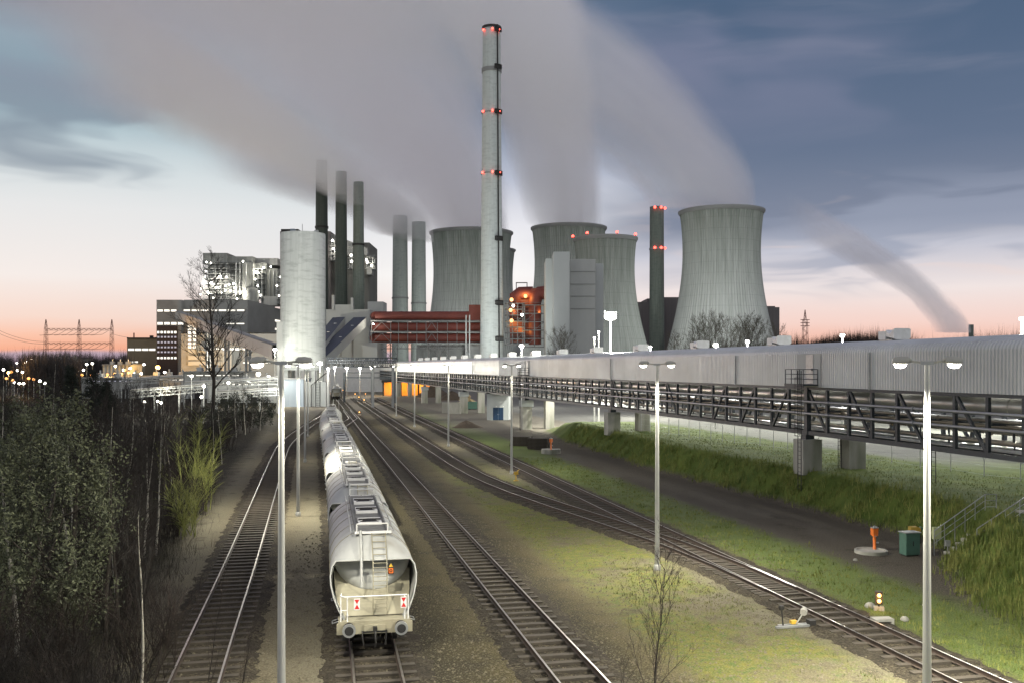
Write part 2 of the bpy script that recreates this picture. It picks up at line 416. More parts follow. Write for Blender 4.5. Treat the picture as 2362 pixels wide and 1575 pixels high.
m, g, b, out = newmat('yard_ground')
P = coords(g); px_, py_, pz_ = g.xyz(P)
u = g.m('ADD', px_, g.m('MULTIPLY', py_, .2135))
nA = g.noise(P, .16, 5, .6); nB = g.noise(P, .55, 5, .65); nC = g.noise(P, 2.6, 5, .7); nF = g.noise(P, 14.0, 3, .7)
uw = g.m('ADD', u, g.m('MULTIPLY', g.m('SUBTRACT', nB, .5), 2.6))
uw = g.m('ADD', uw, g.m('MULTIPLY', g.m('SUBTRACT', nC, .5), 1.1))
def uk(v): return (v + 40) / 90
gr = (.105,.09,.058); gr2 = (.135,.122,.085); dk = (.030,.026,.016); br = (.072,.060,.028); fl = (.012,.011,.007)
rd = (.062,.054,.043); gn = (.085,.12,.028); ol = (.105,.115,.035); lot = (.19,.19,.178)
k = g.m('DIVIDE', g.m('ADD', uw, 40), 90)
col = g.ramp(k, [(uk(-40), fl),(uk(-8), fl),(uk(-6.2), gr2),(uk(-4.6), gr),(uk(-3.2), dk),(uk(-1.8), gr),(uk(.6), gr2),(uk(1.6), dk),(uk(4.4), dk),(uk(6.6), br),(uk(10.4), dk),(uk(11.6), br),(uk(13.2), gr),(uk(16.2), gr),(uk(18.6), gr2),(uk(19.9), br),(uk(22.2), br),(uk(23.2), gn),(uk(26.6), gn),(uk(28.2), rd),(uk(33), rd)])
# grass creeping over the gravel between the tracks
pat = g.m('ADD', g.m('MULTIPLY', nA, .9), g.m('MULTIPLY', nB, .55))
mid_ = g.m('MULTIPLY', g.mr(u, 11.6, 13.2, smooth=True), g.mr(u, 19.4, 17.8, smooth=True))
patm = g.m('MULTIPLY', g.mr(g.m('ADD', pat, g.m('MULTIPLY', nC, .25)), .70, .90, smooth=True), mid_)
patm = g.m('MULTIPLY', patm, g.mr(py_, 120, 70))
col = g.mix(patm, col, g.mix(g.mr(nC, .35, .65), (.15,.13,.026), (.055,.09,.022)))
# darker oil and damp patches, stones
col = g.mix(g.mr(g.m('ADD', nB, g.m('MULTIPLY', g.m('SUBTRACT', nC, .5), .5)), .44, .28, 0, .8), col, (.028,.024,.016))
col = g.mix(g.mr(nF, .52, .70, 0, .85), col, g.mix(nC, (.165,.145,.085), (.22,.20,.135)))
col = g.mix(g.mr(nF, .47, .30, 0, .85), col, (.02,.018,.014))
grass = g.mix(g.mr(nB, .35, .65), (.045,.072,.013), (.095,.125,.026))
col = g.mix(g.mr(pz_, .12, .45), col, grass)
# far yard: pale concrete apron, dark wood floor to the left
apron = g.m('MULTIPLY', g.mr(py_, 128, 165, smooth=True), g.mr(u, 20, 27, smooth=True))
apron = g.m('MAXIMUM', apron, g.m('MULTIPLY', g.mr(py_, 175, 230), g.mr(u, -8, 0)))
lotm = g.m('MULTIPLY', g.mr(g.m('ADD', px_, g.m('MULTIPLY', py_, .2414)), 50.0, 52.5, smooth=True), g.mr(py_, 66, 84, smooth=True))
col = g.mix(g.m('MULTIPLY', apron, .8), col, g.mix(nB, (.15,.135,.11), (.24,.22,.18)))
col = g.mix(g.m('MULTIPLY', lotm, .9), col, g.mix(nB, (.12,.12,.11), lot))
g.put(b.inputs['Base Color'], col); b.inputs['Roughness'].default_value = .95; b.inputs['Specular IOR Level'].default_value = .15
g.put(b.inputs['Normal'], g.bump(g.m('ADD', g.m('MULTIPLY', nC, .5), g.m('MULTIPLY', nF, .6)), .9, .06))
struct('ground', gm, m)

# ---------------------------------------------------------------- tracks
rail_side = pmat('rusty_rail', (.06,.042,.03), (.035,.026,.02), 5, .7, .3)
rail_top = pmat('worn_rail_steel', (.50,.47,.42), (.36,.33,.29), 3, .32, .9)
slp = pmat('tarred_sleeper', (.066,.055,.04), (.036,.03,.022), 1.6, .9, bump=.4, bscale=8)
m, g, b, out = newmat('ballast_stones')
P = coords(g); n1_ = g.noise(P, 11, 3, .7); n2_ = g.noise(P, .7, 4)
c = g.mix(g.mr(n1_, .4, .66), (.018,.015,.010), (.115,.098,.066)); c = g.mix(g.mr(n2_, .40, .62, 0, .8), c, (.03,.026,.02))
g.put(b.inputs['Base Color'], c); b.inputs['Roughness'].default_value = .95; g.put(b.inputs['Normal'], g.bump(n1_, 1.0, .08)); b.inputs['Specular IOR Level'].default_value = .15
ballast = m
def track(label, fx, y0, y1, bed=True):
    n = int((y1 - y0) / .4); pts = []
    for i in range(n + 1):
        y = lerp(y0, y1, i / n); x = fx(y); dxy = Vector((fx(y + .5) - fx(y - .5), 1.0, 0)).normalized()
        pts.append((Vector((x, y, 0)), dxy))
    t = thing('railway_track', label, 'railway track', tuple(pts[0][0]), 0, 'tracks of the railway yard')
    o = pts[0][0]
    if bed:
        rows = []
        for p, d_ in pts:
            nn = Vector((d_.y, -d_.x, 0)); row = []
            for w, z in ((-2.05,-.06),(-1.9,-.02),(-1.75,.01),(-1.55,.05),(-1.35,.075),(-1.0,.05),(-.7,.03),(-.35,.03),(0,.03),(.35,.03),(.7,.03),(1.0,.05),(1.35,.075),(1.55,.05),(1.75,.01),(1.9,-.02),(2.05,-.06)):
                q = p - o + nn * (w + (U(-.12, .12))); row.append((q.x, q.y, z + U(-.028, .028)))
            rows.append(row)
        MB().grid(rows, True).build('ballast', ballast, t)
    for sgn in (-1, 1):
        sec = [(-.065,.10),(.065,.10),(.02,.13),(.02,.235),(.036,.245),(.036,.27),(-.036,.27),(-.036,.245),(-.02,.235),(-.02,.13)]
        rows = []; tops = []
        for p, d_ in pts[::2]:
            nn = Vector((d_.y, -d_.x, 0)); c_ = p - o + nn * (sgn * .755)
            rows.append([(c_.x + nn.x * a_, c_.y + nn.y * a_, z) for a_, z in sec])
            tops.append([(c_.x + nn.x * a_, c_.y + nn.y * a_, .2725) for a_ in (-.034, .034)])
        r = MB().grid(rows, closed=True).build('rail', rail_side, t)
        MB().grid(tops).build('rail_head', rail_top, r)
    me = MB().box(-1.3, 1.3, -.13, .13, .0, .105).build('sleeper', slp, t)
    far = MB(); L = 0; k = 0; last = pts[0][0]; first = True
    for p, d_ in pts:
        L += (p - last).length; last = p
        if L < .64 and not first: continue
        L = 0; ang = math.atan2(-d_.x, d_.y) + U(-.03, .03); q = p - o
        if k < 96:
            s_ = me if first else me.copy()
            if not first: COL.objects.link(s_); s_.parent = t
            s_.location = (q.x + U(-.04,.04), q.y, U(0,.012)); s_.rotation_euler = (0, 0, ang)
        elif p.y < 210:
            far.box(-1.3, 1.3, -.13, .13, 0, .105, Matrix.Translation(q) @ Matrix.Rotation(ang, 4, 'Z'))
        k += 1; first = False
    if far.v: tag(far.build('sleeper', slp, t), kind='stuff')
    return t
track('leftmost track curving along the edge of the wood', x0, 24, 215)
track('track carrying the train of white hopper wagons', x1, 22, 372)
track('empty straight track immediately right of the wagons', x2, 24, 300)
track('track that swings in to join the far right track at the points', x3, 42, 300)
track('far right track running past the grass bank', x4, 24, 300)
# connecting curve seen behind the end of the train
track('short connecting curve crossing behind the train', lambda y: interp(y, [(118, x1(118) + 1.2), (150, -27.5), (180, -30.0), (215, x2(215) - .3)]), 118, 215, False)
# ---------------------------------------------------------------- hopper wagons
wag = pmat('wagon_white_paint', (.45,.455,.43), (.37,.375,.35), .9, .75, .0, c3=(.20,.18,.13), stretch=(1,1.6,.35))
wagd = pmat('dusty_cream_paint', (.35,.325,.235), (.25,.23,.16), 1.1, .6, c3=(.30,.26,.17))
wgrey = pmat('walkway_grating', (.20,.20,.19), (.13,.13,.12), 3, .6, .2)
wunder = pmat('wagon_underframe', (.05,.047,.04), (.03,.028,.025), 3, .8)
m_red = pmat('signal_red', (.62,.03,.03), (.5,.02,.02), 4, .5)
m_sign = pmat('sign_white', (.78,.77,.74), (.7,.69,.66), 4, .5)
def hull_section(top):
    # half outline from the belly up to the crown: (x, z)
    pts = [(1.02,1.22),(1.22,1.55),(1.38,1.95),(1.475,2.35),(1.49,2.65),(1.43,2.95),(1.30,3.22),(1.08,3.48),(.80,3.68),(.45,3.82),(0,3.87)]
    return [(x, min(z, top)) for x, z in pts]
def wagon_proto():
    t = thing('hopper_wagon', 'wagon', 'railway wagon', (0,0,0), 0, 'white hopper wagons of the parked train')
    rows = []
    for y, top in ((-5.75,3.12),(-5.72,3.13),(-4.95,3.87),(-2,3.87),(0,3.87),(2,3.87),(4.95,3.87),(5.72,3.13),(5.75,3.12)):
        s = hull_section(top); 
        row = [(x, y, z) for x, z in s] + [(-x, y, z) for x, z in reversed(s[:-1])]
        rows.append(row)
    hull = MB(); hull.grid(rows[1:-1], True)
    # wings of the shell running down to the platform, thin rolled edge
    for sy in (-1, 1):
        for sx in (-1, 1):
            half = [(x, z) for x, z in hull_section(3.12) if z < 3.121]
            ed = []
            for x, z in half:
                if x < .2: continue
                ed.append([(sx * x, sy * 5.72, z), (sx * x * .985, sy * (5.72 + .62 * max(0, (3.12 - z) / 1.9)), z)])
            hull.grid(ed, True)
            hull.grid([[(a[0] * .965, a[1], a[2]) for a in r] for r in ed], True)
    hull.build('hull', wag, t)
    rim = MB()
    for sy in (-1, 1):
        pl = [(sx * x * .995, sy * (5.74 + .62 * max(0, (3.12 - z) / 1.9)), z) for sx in (1,) for x, z in hull_section(3.12) if z < 3.121]
        full = pl + [(-x, y, z) for x, y, z in reversed(pl)]
        rim.path(full, .03, 5)
        rim.build('hull_edge', wag, t); rim = MB()
    for sy in (-1, 1):
        e = MB()                                   # dished tank end under the edge
        rr_ = []
        for i in range(7):
            a = i / 6; z = 3.12 - 1.12 * a; bul = math.sin(a * math.pi * .62) * .55
            w = 1.36 * math.sqrt(max(1 - (a * .86) ** 2, .02)); rr_.append([(w * math.sin(k_ / 10 * math.pi - math.pi / 2), sy * (4.75 + bul * math.cos(k_ / 10 * math.pi - math.pi / 2)), z) for k_ in range(11)])
        e.grid(rr_, True); e.build('tank_end', wag, t)
        c_ = MB(); c_.grid([[(-1.36, sy * 4.55, 2.55), (0, sy * 4.72, 2.55), (1.36, sy * 4.55, 2.55)], [(-1.3, sy * 5.2, 1.9), (0, sy * 5.3, 1.9), (1.3, sy * 5.2, 1.9)], [(-1.12, sy * 6.0, 1.26), (0, sy * 6.0, 1.26), (1.12, sy * 6.0, 1.26)]])
        c_.build('sloped_end_sheet', wagd, t)
    for y in (-3.9, -1.95, 0.0, 1.95, 3.9):                                # weld seams round the shell
        s = hull_section(3.87); pl = [(x * 1.004 + .002, y, z + .003) for x, z in s]
        MB().path(pl + [(-x, yy, z) for x, yy, z in reversed(pl[:-1])], .014, 4).build('weld_seam', wagd, t)
    # walkway with three hatches
    w = MB(); w.box(-.52, .52, -4.9, 4.9, 3.90, 3.94)
    for x in (-.56, .56): w.box(x - .03, x + .03, -4.9, 4.9, 3.86, 3.99)
    for i in range(28): w.box(-.5, .5, -4.8 + i * .355, -4.77 + i * .355, 3.94, 3.955)
    w.build('walkway', wgrey, t)
    for y in (-2.8, .1, 2.7):
        hm = MB()
        for dy in (0,):
            hm.box(-.43, .43, y + dy - .56, y + dy - .48, 3.94, 4.06).box(-.43, .43, y + dy + .48, y + dy + .56, 3.94, 4.06)
            hm.box(-.43, -.36, y + dy - .48, y + dy - .12, 3.94, 4.06).box(.36, .43, y + dy - .48, y + dy - .12, 3.94, 4.06).box(-.43, -.36, y + dy + .12, y + dy + .48, 3.94, 4.06).box(.36, .43, y + dy + .12, y + dy + .48, 3.94, 4.06)
        h_ = hm.build('hatch', m_sign, t)
        lid = MB()
        for dy in (0,):
            lid.lathe([(.33, 0), (.33, .05), (.2, .12), (0.01, .14)], 14, (0, y + dy, 3.95)); lid.box(-.42, .42, y + dy - .05, y + dy + .05, 4.06, 4.11)
        lid.build('lid', M['dark'], h_)
    for x, s in ((-.75, 1), (.78, -1)):
        p = MB(); p.path([(x, -4.8, 3.96), (x, 4.8, 3.96)], .025, 5); p.build('handrail', wag, t)
    for y in (-4.9, 4.9):
        e = MB(); s = 1 if y > 0 else -1
        for x in (-.55, .55): e.tube((x, y, 3.9), (x, y, 4.25), .025, n=5)
        e.tube((-.55, y, 4.25), (.55, y, 4.25), .025, n=5); e.box(-.62, .68, y - .05, y + .05, 3.90, 3.98)
        e.build('end_hoop', m_sign, t)
        ld = MB()                                  # ladder from walkway down over the edge to the platform
        for x in (-.02, .46):
            ld.path([(x, s * 4.85, 3.98), (x, s * 5.80, 3.18), (x, s * 5.98, 2.7), (x, s * 6.0, 1.3)], .022, 5)
        for i in range(11):
            z = 1.5 + i * .155; ld.tube((-.02, s * 6.0, z), (.46, s * 6.0, z), .014, n=4)
        for i in range(4):
            a = (i + .5) / 4; ld.tube((-.02, s * lerp(4.95, 5.8, a), lerp(3.95, 3.2, a)), (.46, s * lerp(4.95, 5.8, a), lerp(3.95, 3.2, a)), .018, n=4)
        ld.build('ladder', wagd, t)
        vp = MB(); vp.path([(-.42, s * 4.95, 4.0), (-.42, s * 5.8, 3.2), (-.42, s * 5.84, 2.2)], .05, 6).build('vent_pipe', wag, t)
        # platform, headstock, rail
        pf = MB(); pf.box(-1.22, 1.22, min(s*5.85, s*6.62), max(s*5.85, s*6.62), 1.16, 1.23)
        pf.build('end_platform', wagd, t)
        hs = MB(); hs.box(-1.28, 1.28, min(s*6.50, s*6.64), max(s*6.50, s*6.64), .80, 1.155); hs.box(-.36, .36, min(s*6.645, s*6.70), max(s*6.645, s*6.70), .82, 1.1)
        hs.build('headstock', wagd, t)
        rl = MB()
        for x in (-1.14, -.92, 1.14, 1.02): rl.tube((x, s * 6.56, 1.23), (x, s * 6.56, 2.05), .024, n=6)
        rl.path([(-1.12, s * 6.1, 2.05), (-1.14, s * 6.4, 2.05), (-1.0, s * 6.56, 2.05), (1.1, s * 6.56, 2.05)], .026, 6)
        rl.tube((-1.14, s * 6.56, 1.6), (-.9, s * 6.56, 1.6), .02, n=5)
        rl.build('safety_rail', m_sign, t)
        for x in (-.875, .875):
            bu = MB(); bu.tube((x, s * 6.64, 1.02), (x, s * 6.95, 1.02), .11, n=14); bu.tube((x, s * 6.64, 1.02), (x, s * 6.72, 1.02), .19, n=14)
            bo = bu.build('buffer', wunder, t)
            MB().tube((x, s * 6.951, 1.02), (x, s * 7.04, 1.02), .225, n=20).build('buffer_plate', M['galv'], bo)
            MB().tube((x, s * 7.041, 1.02), (x, s * 7.052, 1.02), .15, n=16).build('grease_patch', M['black'], bo)
        cp = MB(); cp.box(-.07, .07, min(s*6.71,s*6.9), max(s*6.71,s*6.9), .9, 1.06); cp.path([(0, s * 6.85, .95), (0, s * 6.98, .8), (.02, s * 6.95, .55), (0, s * 6.9, .42)], .035, 6)
        for x in ((-.02,)): cp.box(-.44, .42, min(s*6.645,s*6.705), max(s*6.645,s*6.705), .84, .9)
        for x in (-.42, .38): cp.path([(x, s * 6.66, .9), (x, s * 6.8, .7), (x * .9, s * 6.78, .45)], .026, 5)
        cp.build('coupling', M['dark'], t)
    un = MB(); un.box(-.95, -.8, -6.5, 6.5, .85, 1.12).box(.8, .95, -6.5, 6.5, .85, 1.12)
    for y in (-1.6, 1.6):                          # discharge hoppers below
        un.prism([(-1.02, 1.24), (1.02, 1.24), (.45, .55), (-.45, .55)], 'y', y - 1.2, y + 1.2)
    un.build('underframe', wunder, t)
    for y in (-4.6, 4.6):
        bg = MB()
        for x in (-1.0, 1.0): bg.box(x - .06, x + .06, y - 1.2, y + 1.2, .42, .68); bg.box(x - .09, x + .09, y - 1.05, y - .75, .32, .78); bg.box(x - .09, x + .09, y + .75, y + 1.05, .32, .78)
        bg.box(-1, 1, y - .2, y + .2, .5, .84); bo = bg.build('bogie', wunder, t)
        for dy in (-.9, .9):
            wl = MB(); wl.tube((-.9, y + dy, .73), (.9, y + dy, .73), .07)
            for x in (-.75, .75): wl.tube((x - .065, y + dy, .73), (x + .065, y + dy, .73), .46, n=24)
            wl.build('wheelset', M['dark'], bo)
    sd = MB()
    for sx in (-1, 1):
        for y in (-5.9, -2.6, 2.6, 5.9): sd.path([(sx * 1.1, y, 1.1), (sx * 1.42, y, 1.0), (sx * 1.42, y + .35, 1.0), (sx * 1.1, y + .35, 1.1)], .02, 4)
        sd.box(sx * 1.2 - .04, sx * 1.2 + .04, -1.2, -.4, .55, 1.0)
    sd.build('step', M['galv'], t)
    return t
def place_on(fx, y0):
    d_ = Vector((fx(y0 + 5) - fx(y0 - 5), 10, 0)).normalized()
    return (fx(y0), y0, .13), math.atan2(-d_.x, d_.y)
wproto = wagon_proto()
wl_lab = ['nearest white hopper wagon, tail boards on its end rail', 'second white hopper wagon from the front, coupled behind the nearest', 'third white hopper wagon counted from the nearest',
          'fourth white hopper wagon counted from the nearest', 'fifth white hopper wagon counted from the nearest', 'sixth white hopper wagon, where the train begins to bend', 'seventh white hopper wagon, on the bend of the train',
          'eighth white hopper wagon, last one visible of the bending train']
s_y = 39.0
for k in range(8):
    loc, rz = place_on(x1, s_y)
    if k == 0: wproto.location = loc; wproto.rotation_euler = (0, 0, rz); wproto['label'] = wl_lab[0]
    else: dup(wproto, loc, rz, wl_lab[k])
    s_y += 14.2 * .977
for i, (yy, lab) in enumerate(((296, 'lone white hopper wagon far off in the bright light by the silo'), (311, 'far white hopper wagon behind the lone one by the silo'))):
    loc, rz = place_on(x1, yy); dup(wproto, loc, rz, lab)
# tail boards and the warning plate on the nearest wagon only
for x in (-.60, .98):
    tb = MB(); tb.box(x - .10, x + .10, -6.64, -6.62, 1.62, 2.0)
    o = tb.build('tail_board', m_sign, wproto)
    c_ = MB(); c_.prism([(x - .085, 1.97), (x + .085, 1.97), (x, 1.815)], 'y', -6.644, -6.640); c_.prism([(x - .085, 1.65), (x + .085, 1.65), (x, 1.805)], 'y', -6.644, -6.640)
    c_.build('red_triangles', m_red, o)
wp = MB(); wp.box(.50, .70, -5.85, -5.82, 2.62, 3.02); wpo = wp.build('warning_plate', M['black'], wproto)
MB().prism([(.52, 2.87), (.68, 2.87), (.60, 3.0)], 'y', -5.854, -5.850).build('warning_triangle', M['yellow'], wpo)
MB().box(.52, .68, -5.854, -5.850, 2.65, 2.83).build('orange_panel', M['orange'], wpo)
MB().lathe([(.03, 0), (.055, 0)], 14).build('ring_mark', M['black'], wpo, loc=(.6, -5.857, 2.74)).rotation_euler = (math.radians(90), 0, 0)
# ---------------------------------------------------------------- conveyor gallery
GA = math.atan2(.2414, 1.0)                        # its axis swings left of the view axis
GO = Vector((39.04 - .2414 * 40, 40, 0))
def gp(s, x=0.0, z=0.0):                           # gallery coordinates -> world
    return Vector((GO.x - math.sin(GA) * s + math.cos(GA) * x, GO.y + math.cos(GA) * s + math.sin(GA) * x, z))
def gs_of(px): # distance along the near face at a picture column
    Y = 39.04 / ((px - CX) / F + .2414); return (Y - 40) / math.cos(GA)
GL = 372.0; GW = 3.6
m, g, b, out = newmat('ribbed_gallery_sheet')
P = coords(g); nn = g.noise(g.vm('MULTIPLY', P, (1, .25, .35)), 1.1, 5, .6); n2 = g.noise(P, .12, 3)
c = g.mix(g.mr(nn, .35, .68), (.60,.62,.62), (.50,.515,.515))
wn = g.new('ShaderNodeTexWhiteNoise', noise_dimensions='1D'); g.put(wn.inputs['W'], g.m('FLOOR', g.m('DIVIDE', g.xyz(P)[1], 5.4)))
c = g.mix(g.mr(wn.outputs[0], 0, 1, 0, .22), c, (.30,.305,.30))
run = g.noise(g.vm('MULTIPLY', P, (1, 2.2, .16)), 1.0, 5, .7); c = g.mix(g.mr(run, .60, .78, 0, .5), c, (.22,.21,.185)); c = g.mix(g.mr(n2, .5, .7, 0, .4), c, (.36,.37,.37))
g.put(b.inputs['Base Color'], c); b.inputs['Roughness'].default_value = .38; b.inputs['Metallic'].default_value = .35
gmat = m
gal = thing('conveyor_gallery', 'long ribbed grey conveyor gallery raised on a steel truss across the right half', 'conveyor gallery', tuple(GO), GA)
sec = [(0, 8.5), (0, 9.6), (0, 10.95), (.05, 11.15), (.22, 11.37), (.5, 11.52), (1.0, 11.64), (1.8, 11.7), (2.6, 11.64), (3.1, 11.52), (3.38, 11.37), (3.55, 11.15), (3.6, 10.95), (3.6, 8.5)]
nrm = [(-1,0),(-1,0),(-1,0),(-.97,.2),(-.7,.7),(-.35,.93),(-.15,.98),(0,1),(.15,.98),(.35,.93),(.7,.7),(.97,.2),(1,0),(1,0)]
rows = []; s = -14.0; step = .27
while s < GL:
    st = step if s < 135 else 6.0
    if s < 135:
        for ds, h_ in ((0, 0), (.10, 0), (.135, .06), (.235, .06), (.27, 0))[:-1]:
            rows.append([(x + nx_ * h_, s + ds, z + nz_ * h_) for (x, z), (nx_, nz_) in zip(sec, nrm)])
    else: rows.append([(x + nx_ * .02, s, z + nz_ * .02) for (x, z), (nx_, nz_) in zip(sec, nrm)])
    s += st
rows.append([(x, GL, z) for x, z in sec])
sh = MB().grid(rows); sh.add([(x, GL, z) for x, z in sec], [tuple(range(len(sec)))]); sh.add(rows[0], [tuple(range(len(sec)-1, -1, -1))])
sh.add([(0,-14,8.52),(3.6,-14,8.52),(3.6,GL,8.52),(0,GL,8.52)], [(0,1,2,3)])
sh.build('cladding', gmat, gal)
piers_s = [-10.5, 20.0, (71 - 40) / math.cos(GA), (113 - 40) / math.cos(GA), (152 - 40) / math.cos(GA), (205 - 40) / math.cos(GA), (262 - 40) / math.cos(GA), (320 - 40) / math.cos(GA)]
piers_s = [-3.0, 31.9, 75.1, 116.0, 170.0, 228.0, 288.0]
def truss(x, mat):
    tr = MB(); tr.box(x - .12, x + .12, -14, GL, 4.95, 5.25); tr.box(x - .1, x + .1, -14, GL, 8.3, 8.49)
    k = 0; s = piers_s[1] - 17 * 2.67
    while s < GL:
        tr.box(x - .10, x + .10, s - .11, s + .11, 5.25, 8.3)
        near = min(piers_s, key=lambda q: abs(q - s - 1.3)); away = 1 if s + 1.3 > near else -1
        if k % 2 == 0:
            z0, z1 = (8.25, 5.3) if away > 0 else (5.3, 8.25)
            tr.beam((x, s + .15, z0), (x, s + 2.5, z1), .16, .18)
        s += 2.67; k += 1
    for q in piers_s: tr.box(x - .17, x + .17, q - .2, q + .2, 4.7, 8.48)
    return tr
truss(.12, M['steel']).build('near_truss', M['steel'], gal); truss(GW - .12, M['steel']).build('far_truss', M['steel'], gal)
cr = MB(); s = piers_s[1] - 17 * 2.67; cr.box(1.7, 1.9, -14, GL, 5.02, 5.18).box(1.7, 1.9, -14, GL, 6.74, 6.82)
for k_ in range(140): q_ = piers_s[1] - 17 * 2.67 + k_ * 2.67; (cr.box(1.76, 1.84, q_ - .05, q_ + .05, 5.19, 6.73) if q_ < GL else 0)
while s < GL:
    cr.box(.24, GW - .24, s - .08, s + .08, 5.0, 5.2); cr.box(.24, GW - .24, s - .06, s + .06, 6.72, 6.84); s += 2.67
cr.build('cross_beams', M['steel'], gal)
duct = pmat('lagged_duct', (.55,.54,.50), (.44,.43,.40), .6, .32, .7, stretch=(1,.3,1))
pipe = pmat('grey_pipe', (.30,.31,.32), (.22,.23,.24), .8, .4, .5, stretch=(1,.2,1))
brass = pmat('warm_lagged_pipe', (.46,.42,.34), (.10,.085,.065), .5, .35, .7, stretch=(1,.2,1))
dm = MB(); dm.tube((1.35, -14, 7.75), (1.35, GL, 7.75), .55, n=20)
for k in range(60): dm.tube((1.35, -13 + k * 6.4, 7.75), (1.35, -12.9 + k * 6.4, 7.75), .575, n=20)
dm.build('large_duct', duct, gal)
for x, z, r, mt in ((-.28, 7.42, .10, pipe), (-.28, 6.55, .10, pipe), (.75, 6.95, .09, brass), (1.3, 6.62, .14, brass), (2.1, 6.9, .12, pipe), (2.7, 6.2, .16, brass), (1.0, 5.75, .10, brass), (1.9, 5.62, .13, pipe), (2.9, 5.6, .12, brass)):
    pm = MB(); pm.tube((x, -14, z), (x, GL, z), r, n=10)
    for k in range(40):
        q = -12 + k * 9.3 + (x * 3) % 4; pm.tube((x, q, z), (x, q + .09, z), r * 1.55, n=10)
    if x < 0:
        for k in range(44): q = piers_s[1] - 17 * 2.67 + k * 8.01; pm.box(x, .1, q - .03, q + .03, z - r - .06, z - r)
    pm.build('pipe', mt, gal)
tray = MB(); tray.box(.5, 1.6, -14, GL, 5.30, 5.36); tray.box(2.3, 3.2, -14, GL, 5.30, 5.36); tray.build('cable_tray', M['galv'], gal)
# inspection platforms with doors
def platform(q, lad=True):
    t = MB(); t.box(-1.3, -.06, q - 1.1, q + 1.5, 8.62, 8.72); t.box(-1.34, -1.26, q - 1.1, q + 1.5, 8.5, 8.75)
    po = t.build('platform', M['steel'], gal)
    r = MB()
    for y in (q - 1.05, q - .2, q + .6, q + 1.45): r.tube((-1.28, y, 8.72), (-1.28, y, 9.8), .03, n=5)
    for y in (q - 1.05, q + 1.45): r.tube((-.12, y, 8.72), (-.12, y, 9.8), .03, n=5)
    for z in (9.1, 9.45, 9.8):
        r.path([(-.12, q - 1.05, z), (-1.28, q - 1.05, z), (-1.28, q + 1.45, z), (-.12, q + 1.45, z)], .025, 5)
    r.build('guard_rail', M['steel'], po)
    d_ = MB(); d_.box(-.09, -.05, q - 1.4, q + 1.9, 8.5, 10.94); d_.build('flat_panel', M['clad'], gal)
    dd = MB(); dd.box(-.13, -.092, q - .45, q + .5, 8.75, 10.85); do = dd.build('door', M['galv'], gal)
    MB().box(-.17, -.13, q - .38, q - .3, 9.7, 9.86).build('handle', M['dark'], do)
    if lad:
        l_ = MB(); zb = gz(*gp(q - .9, -1.5)[:2])
        for y in (q - 1.15, q - .7): l_.tube((-1.5, y, zb - .1), (-1.5, y, 9.7), .03, n=5)
        n = int((8.8 - zb) / .3)
        for k in range(n): l_.tube((-1.5, q - 1.15, zb + .2 + k * .3), (-1.5, q - .7, zb + .2 + k * .3), .016, n=4)
        for k in range(8):
            z = 5.0 + k * .6; l_.path([(-1.5 - .36 * math.sin(a), q - .925 - .38 * math.cos(a), z) for a in [math.pi * i / 6 for i in range(7)]], .016, 4)
        for i in (1, 3, 5): a = math.pi * i / 6; l_.tube((-1.5 - .36 * math.sin(a), q - .925 - .38 * math.cos(a), 5.0), (-1.5 - .36 * math.sin(a), q - .925 - .38 * math.cos(a), 9.2), .016, n=4)
        l_.build('caged_ladder', M['dark'], gal)
platform(piers_s[1] - .7); platform(piers_s[3] - 1.5)
for px in (1411, 1092, 1700, 2010):
    q = gs_of(px); MB().tube((-.16, q, 8.45), (-.16, q, 10.95), .06).build('downpipe', M['galv'], gal)
for k in range(16):                                # strip lamps added under the cladding to brighten the truss interior
    q = 4 + k * 9.0; MB().box(2.2, 2.35, q, q + 1.5, 8.32, 8.40).build('added_strip_lamp', M['e_white'], gal); lamp_light(gal, (2.27, q + .7, 8.15), 260, (1, .97, .9), .3)
# roof ventilators: a short box and a longer barrel with a scooped-out top
vp_px = [2060, 1795, 1612, 1477, 1375, 1296, 1234, 1180, 1137, 1101, 1071, 1045, 1022, 1002, 985, 970]
def vent(label):
    t = thing('roof_ventilator', label, 'roof ventilator', (0,0,0), GA, 'white ventilators along the gallery roof')
    MB().box(-.9, .9, -1.1, 1.1, -.35, .12).build('base', M['galv'], t)
    c_ = MB(); c_.prism([(-.95, .12), (-.95, 1.0), (.95, 1.0), (.95, .12)], 'y', -.0, 1.25); 
    c_.build('fan_box', M['white'], t)
    rows = []
    for i in range(13):
        y = -.01 - 1.55 * i / 12; tt = i / 12; top = 1.15 - .38 * math.sin(math.pi * tt) + .12 * tt; bot = .18 + .10 * math.cos(tt * math.pi)
        w = .92 + .12 * tt
        rows.append([(-w, y, bot + .15), (-w, y, top - .08), (-w * .8, y, top), (w * .8, y, top), (w, y, top - .08), (w, y, bot + .15), (w * .7, y, bot), (-w * .7, y, bot)])
    o = MB().grid(rows, closed=True); o.add(rows[0], [tuple(range(8))]); o.add(rows[-1], [tuple(range(7, -1, -1))]); o.build('scoop', M['white'], t)
    return t
names = ['nearest', 'second nearest', 'third nearest', 'fourth nearest', 'fifth nearest', 'sixth nearest', 'seventh nearest', 'eighth nearest', 'ninth nearest', 'tenth nearest', 'eleventh nearest', 'twelfth nearest', 'thirteenth nearest', 'fourteenth nearest', 'fifteenth nearest', 'farthest']
def vlab(i): return '%s white ventilator along the conveyor gallery roof' % names[i]
vproto = vent(vlab(0))
for i, px in enumerate(vp_px):
    # the ridge stands 1.8 m behind the near face
    a_ = 39.04 + 1.8 / math.cos(GA); Y = a_ / ((px - CX) / F + .2414); xw = (px - CX) / F * Y
    o = vproto if i == 0 else dup(vproto, (0,0,0), GA, vlab(i))
    o.location = (xw, Y, 11.72); o.scale = (.62,) * 3
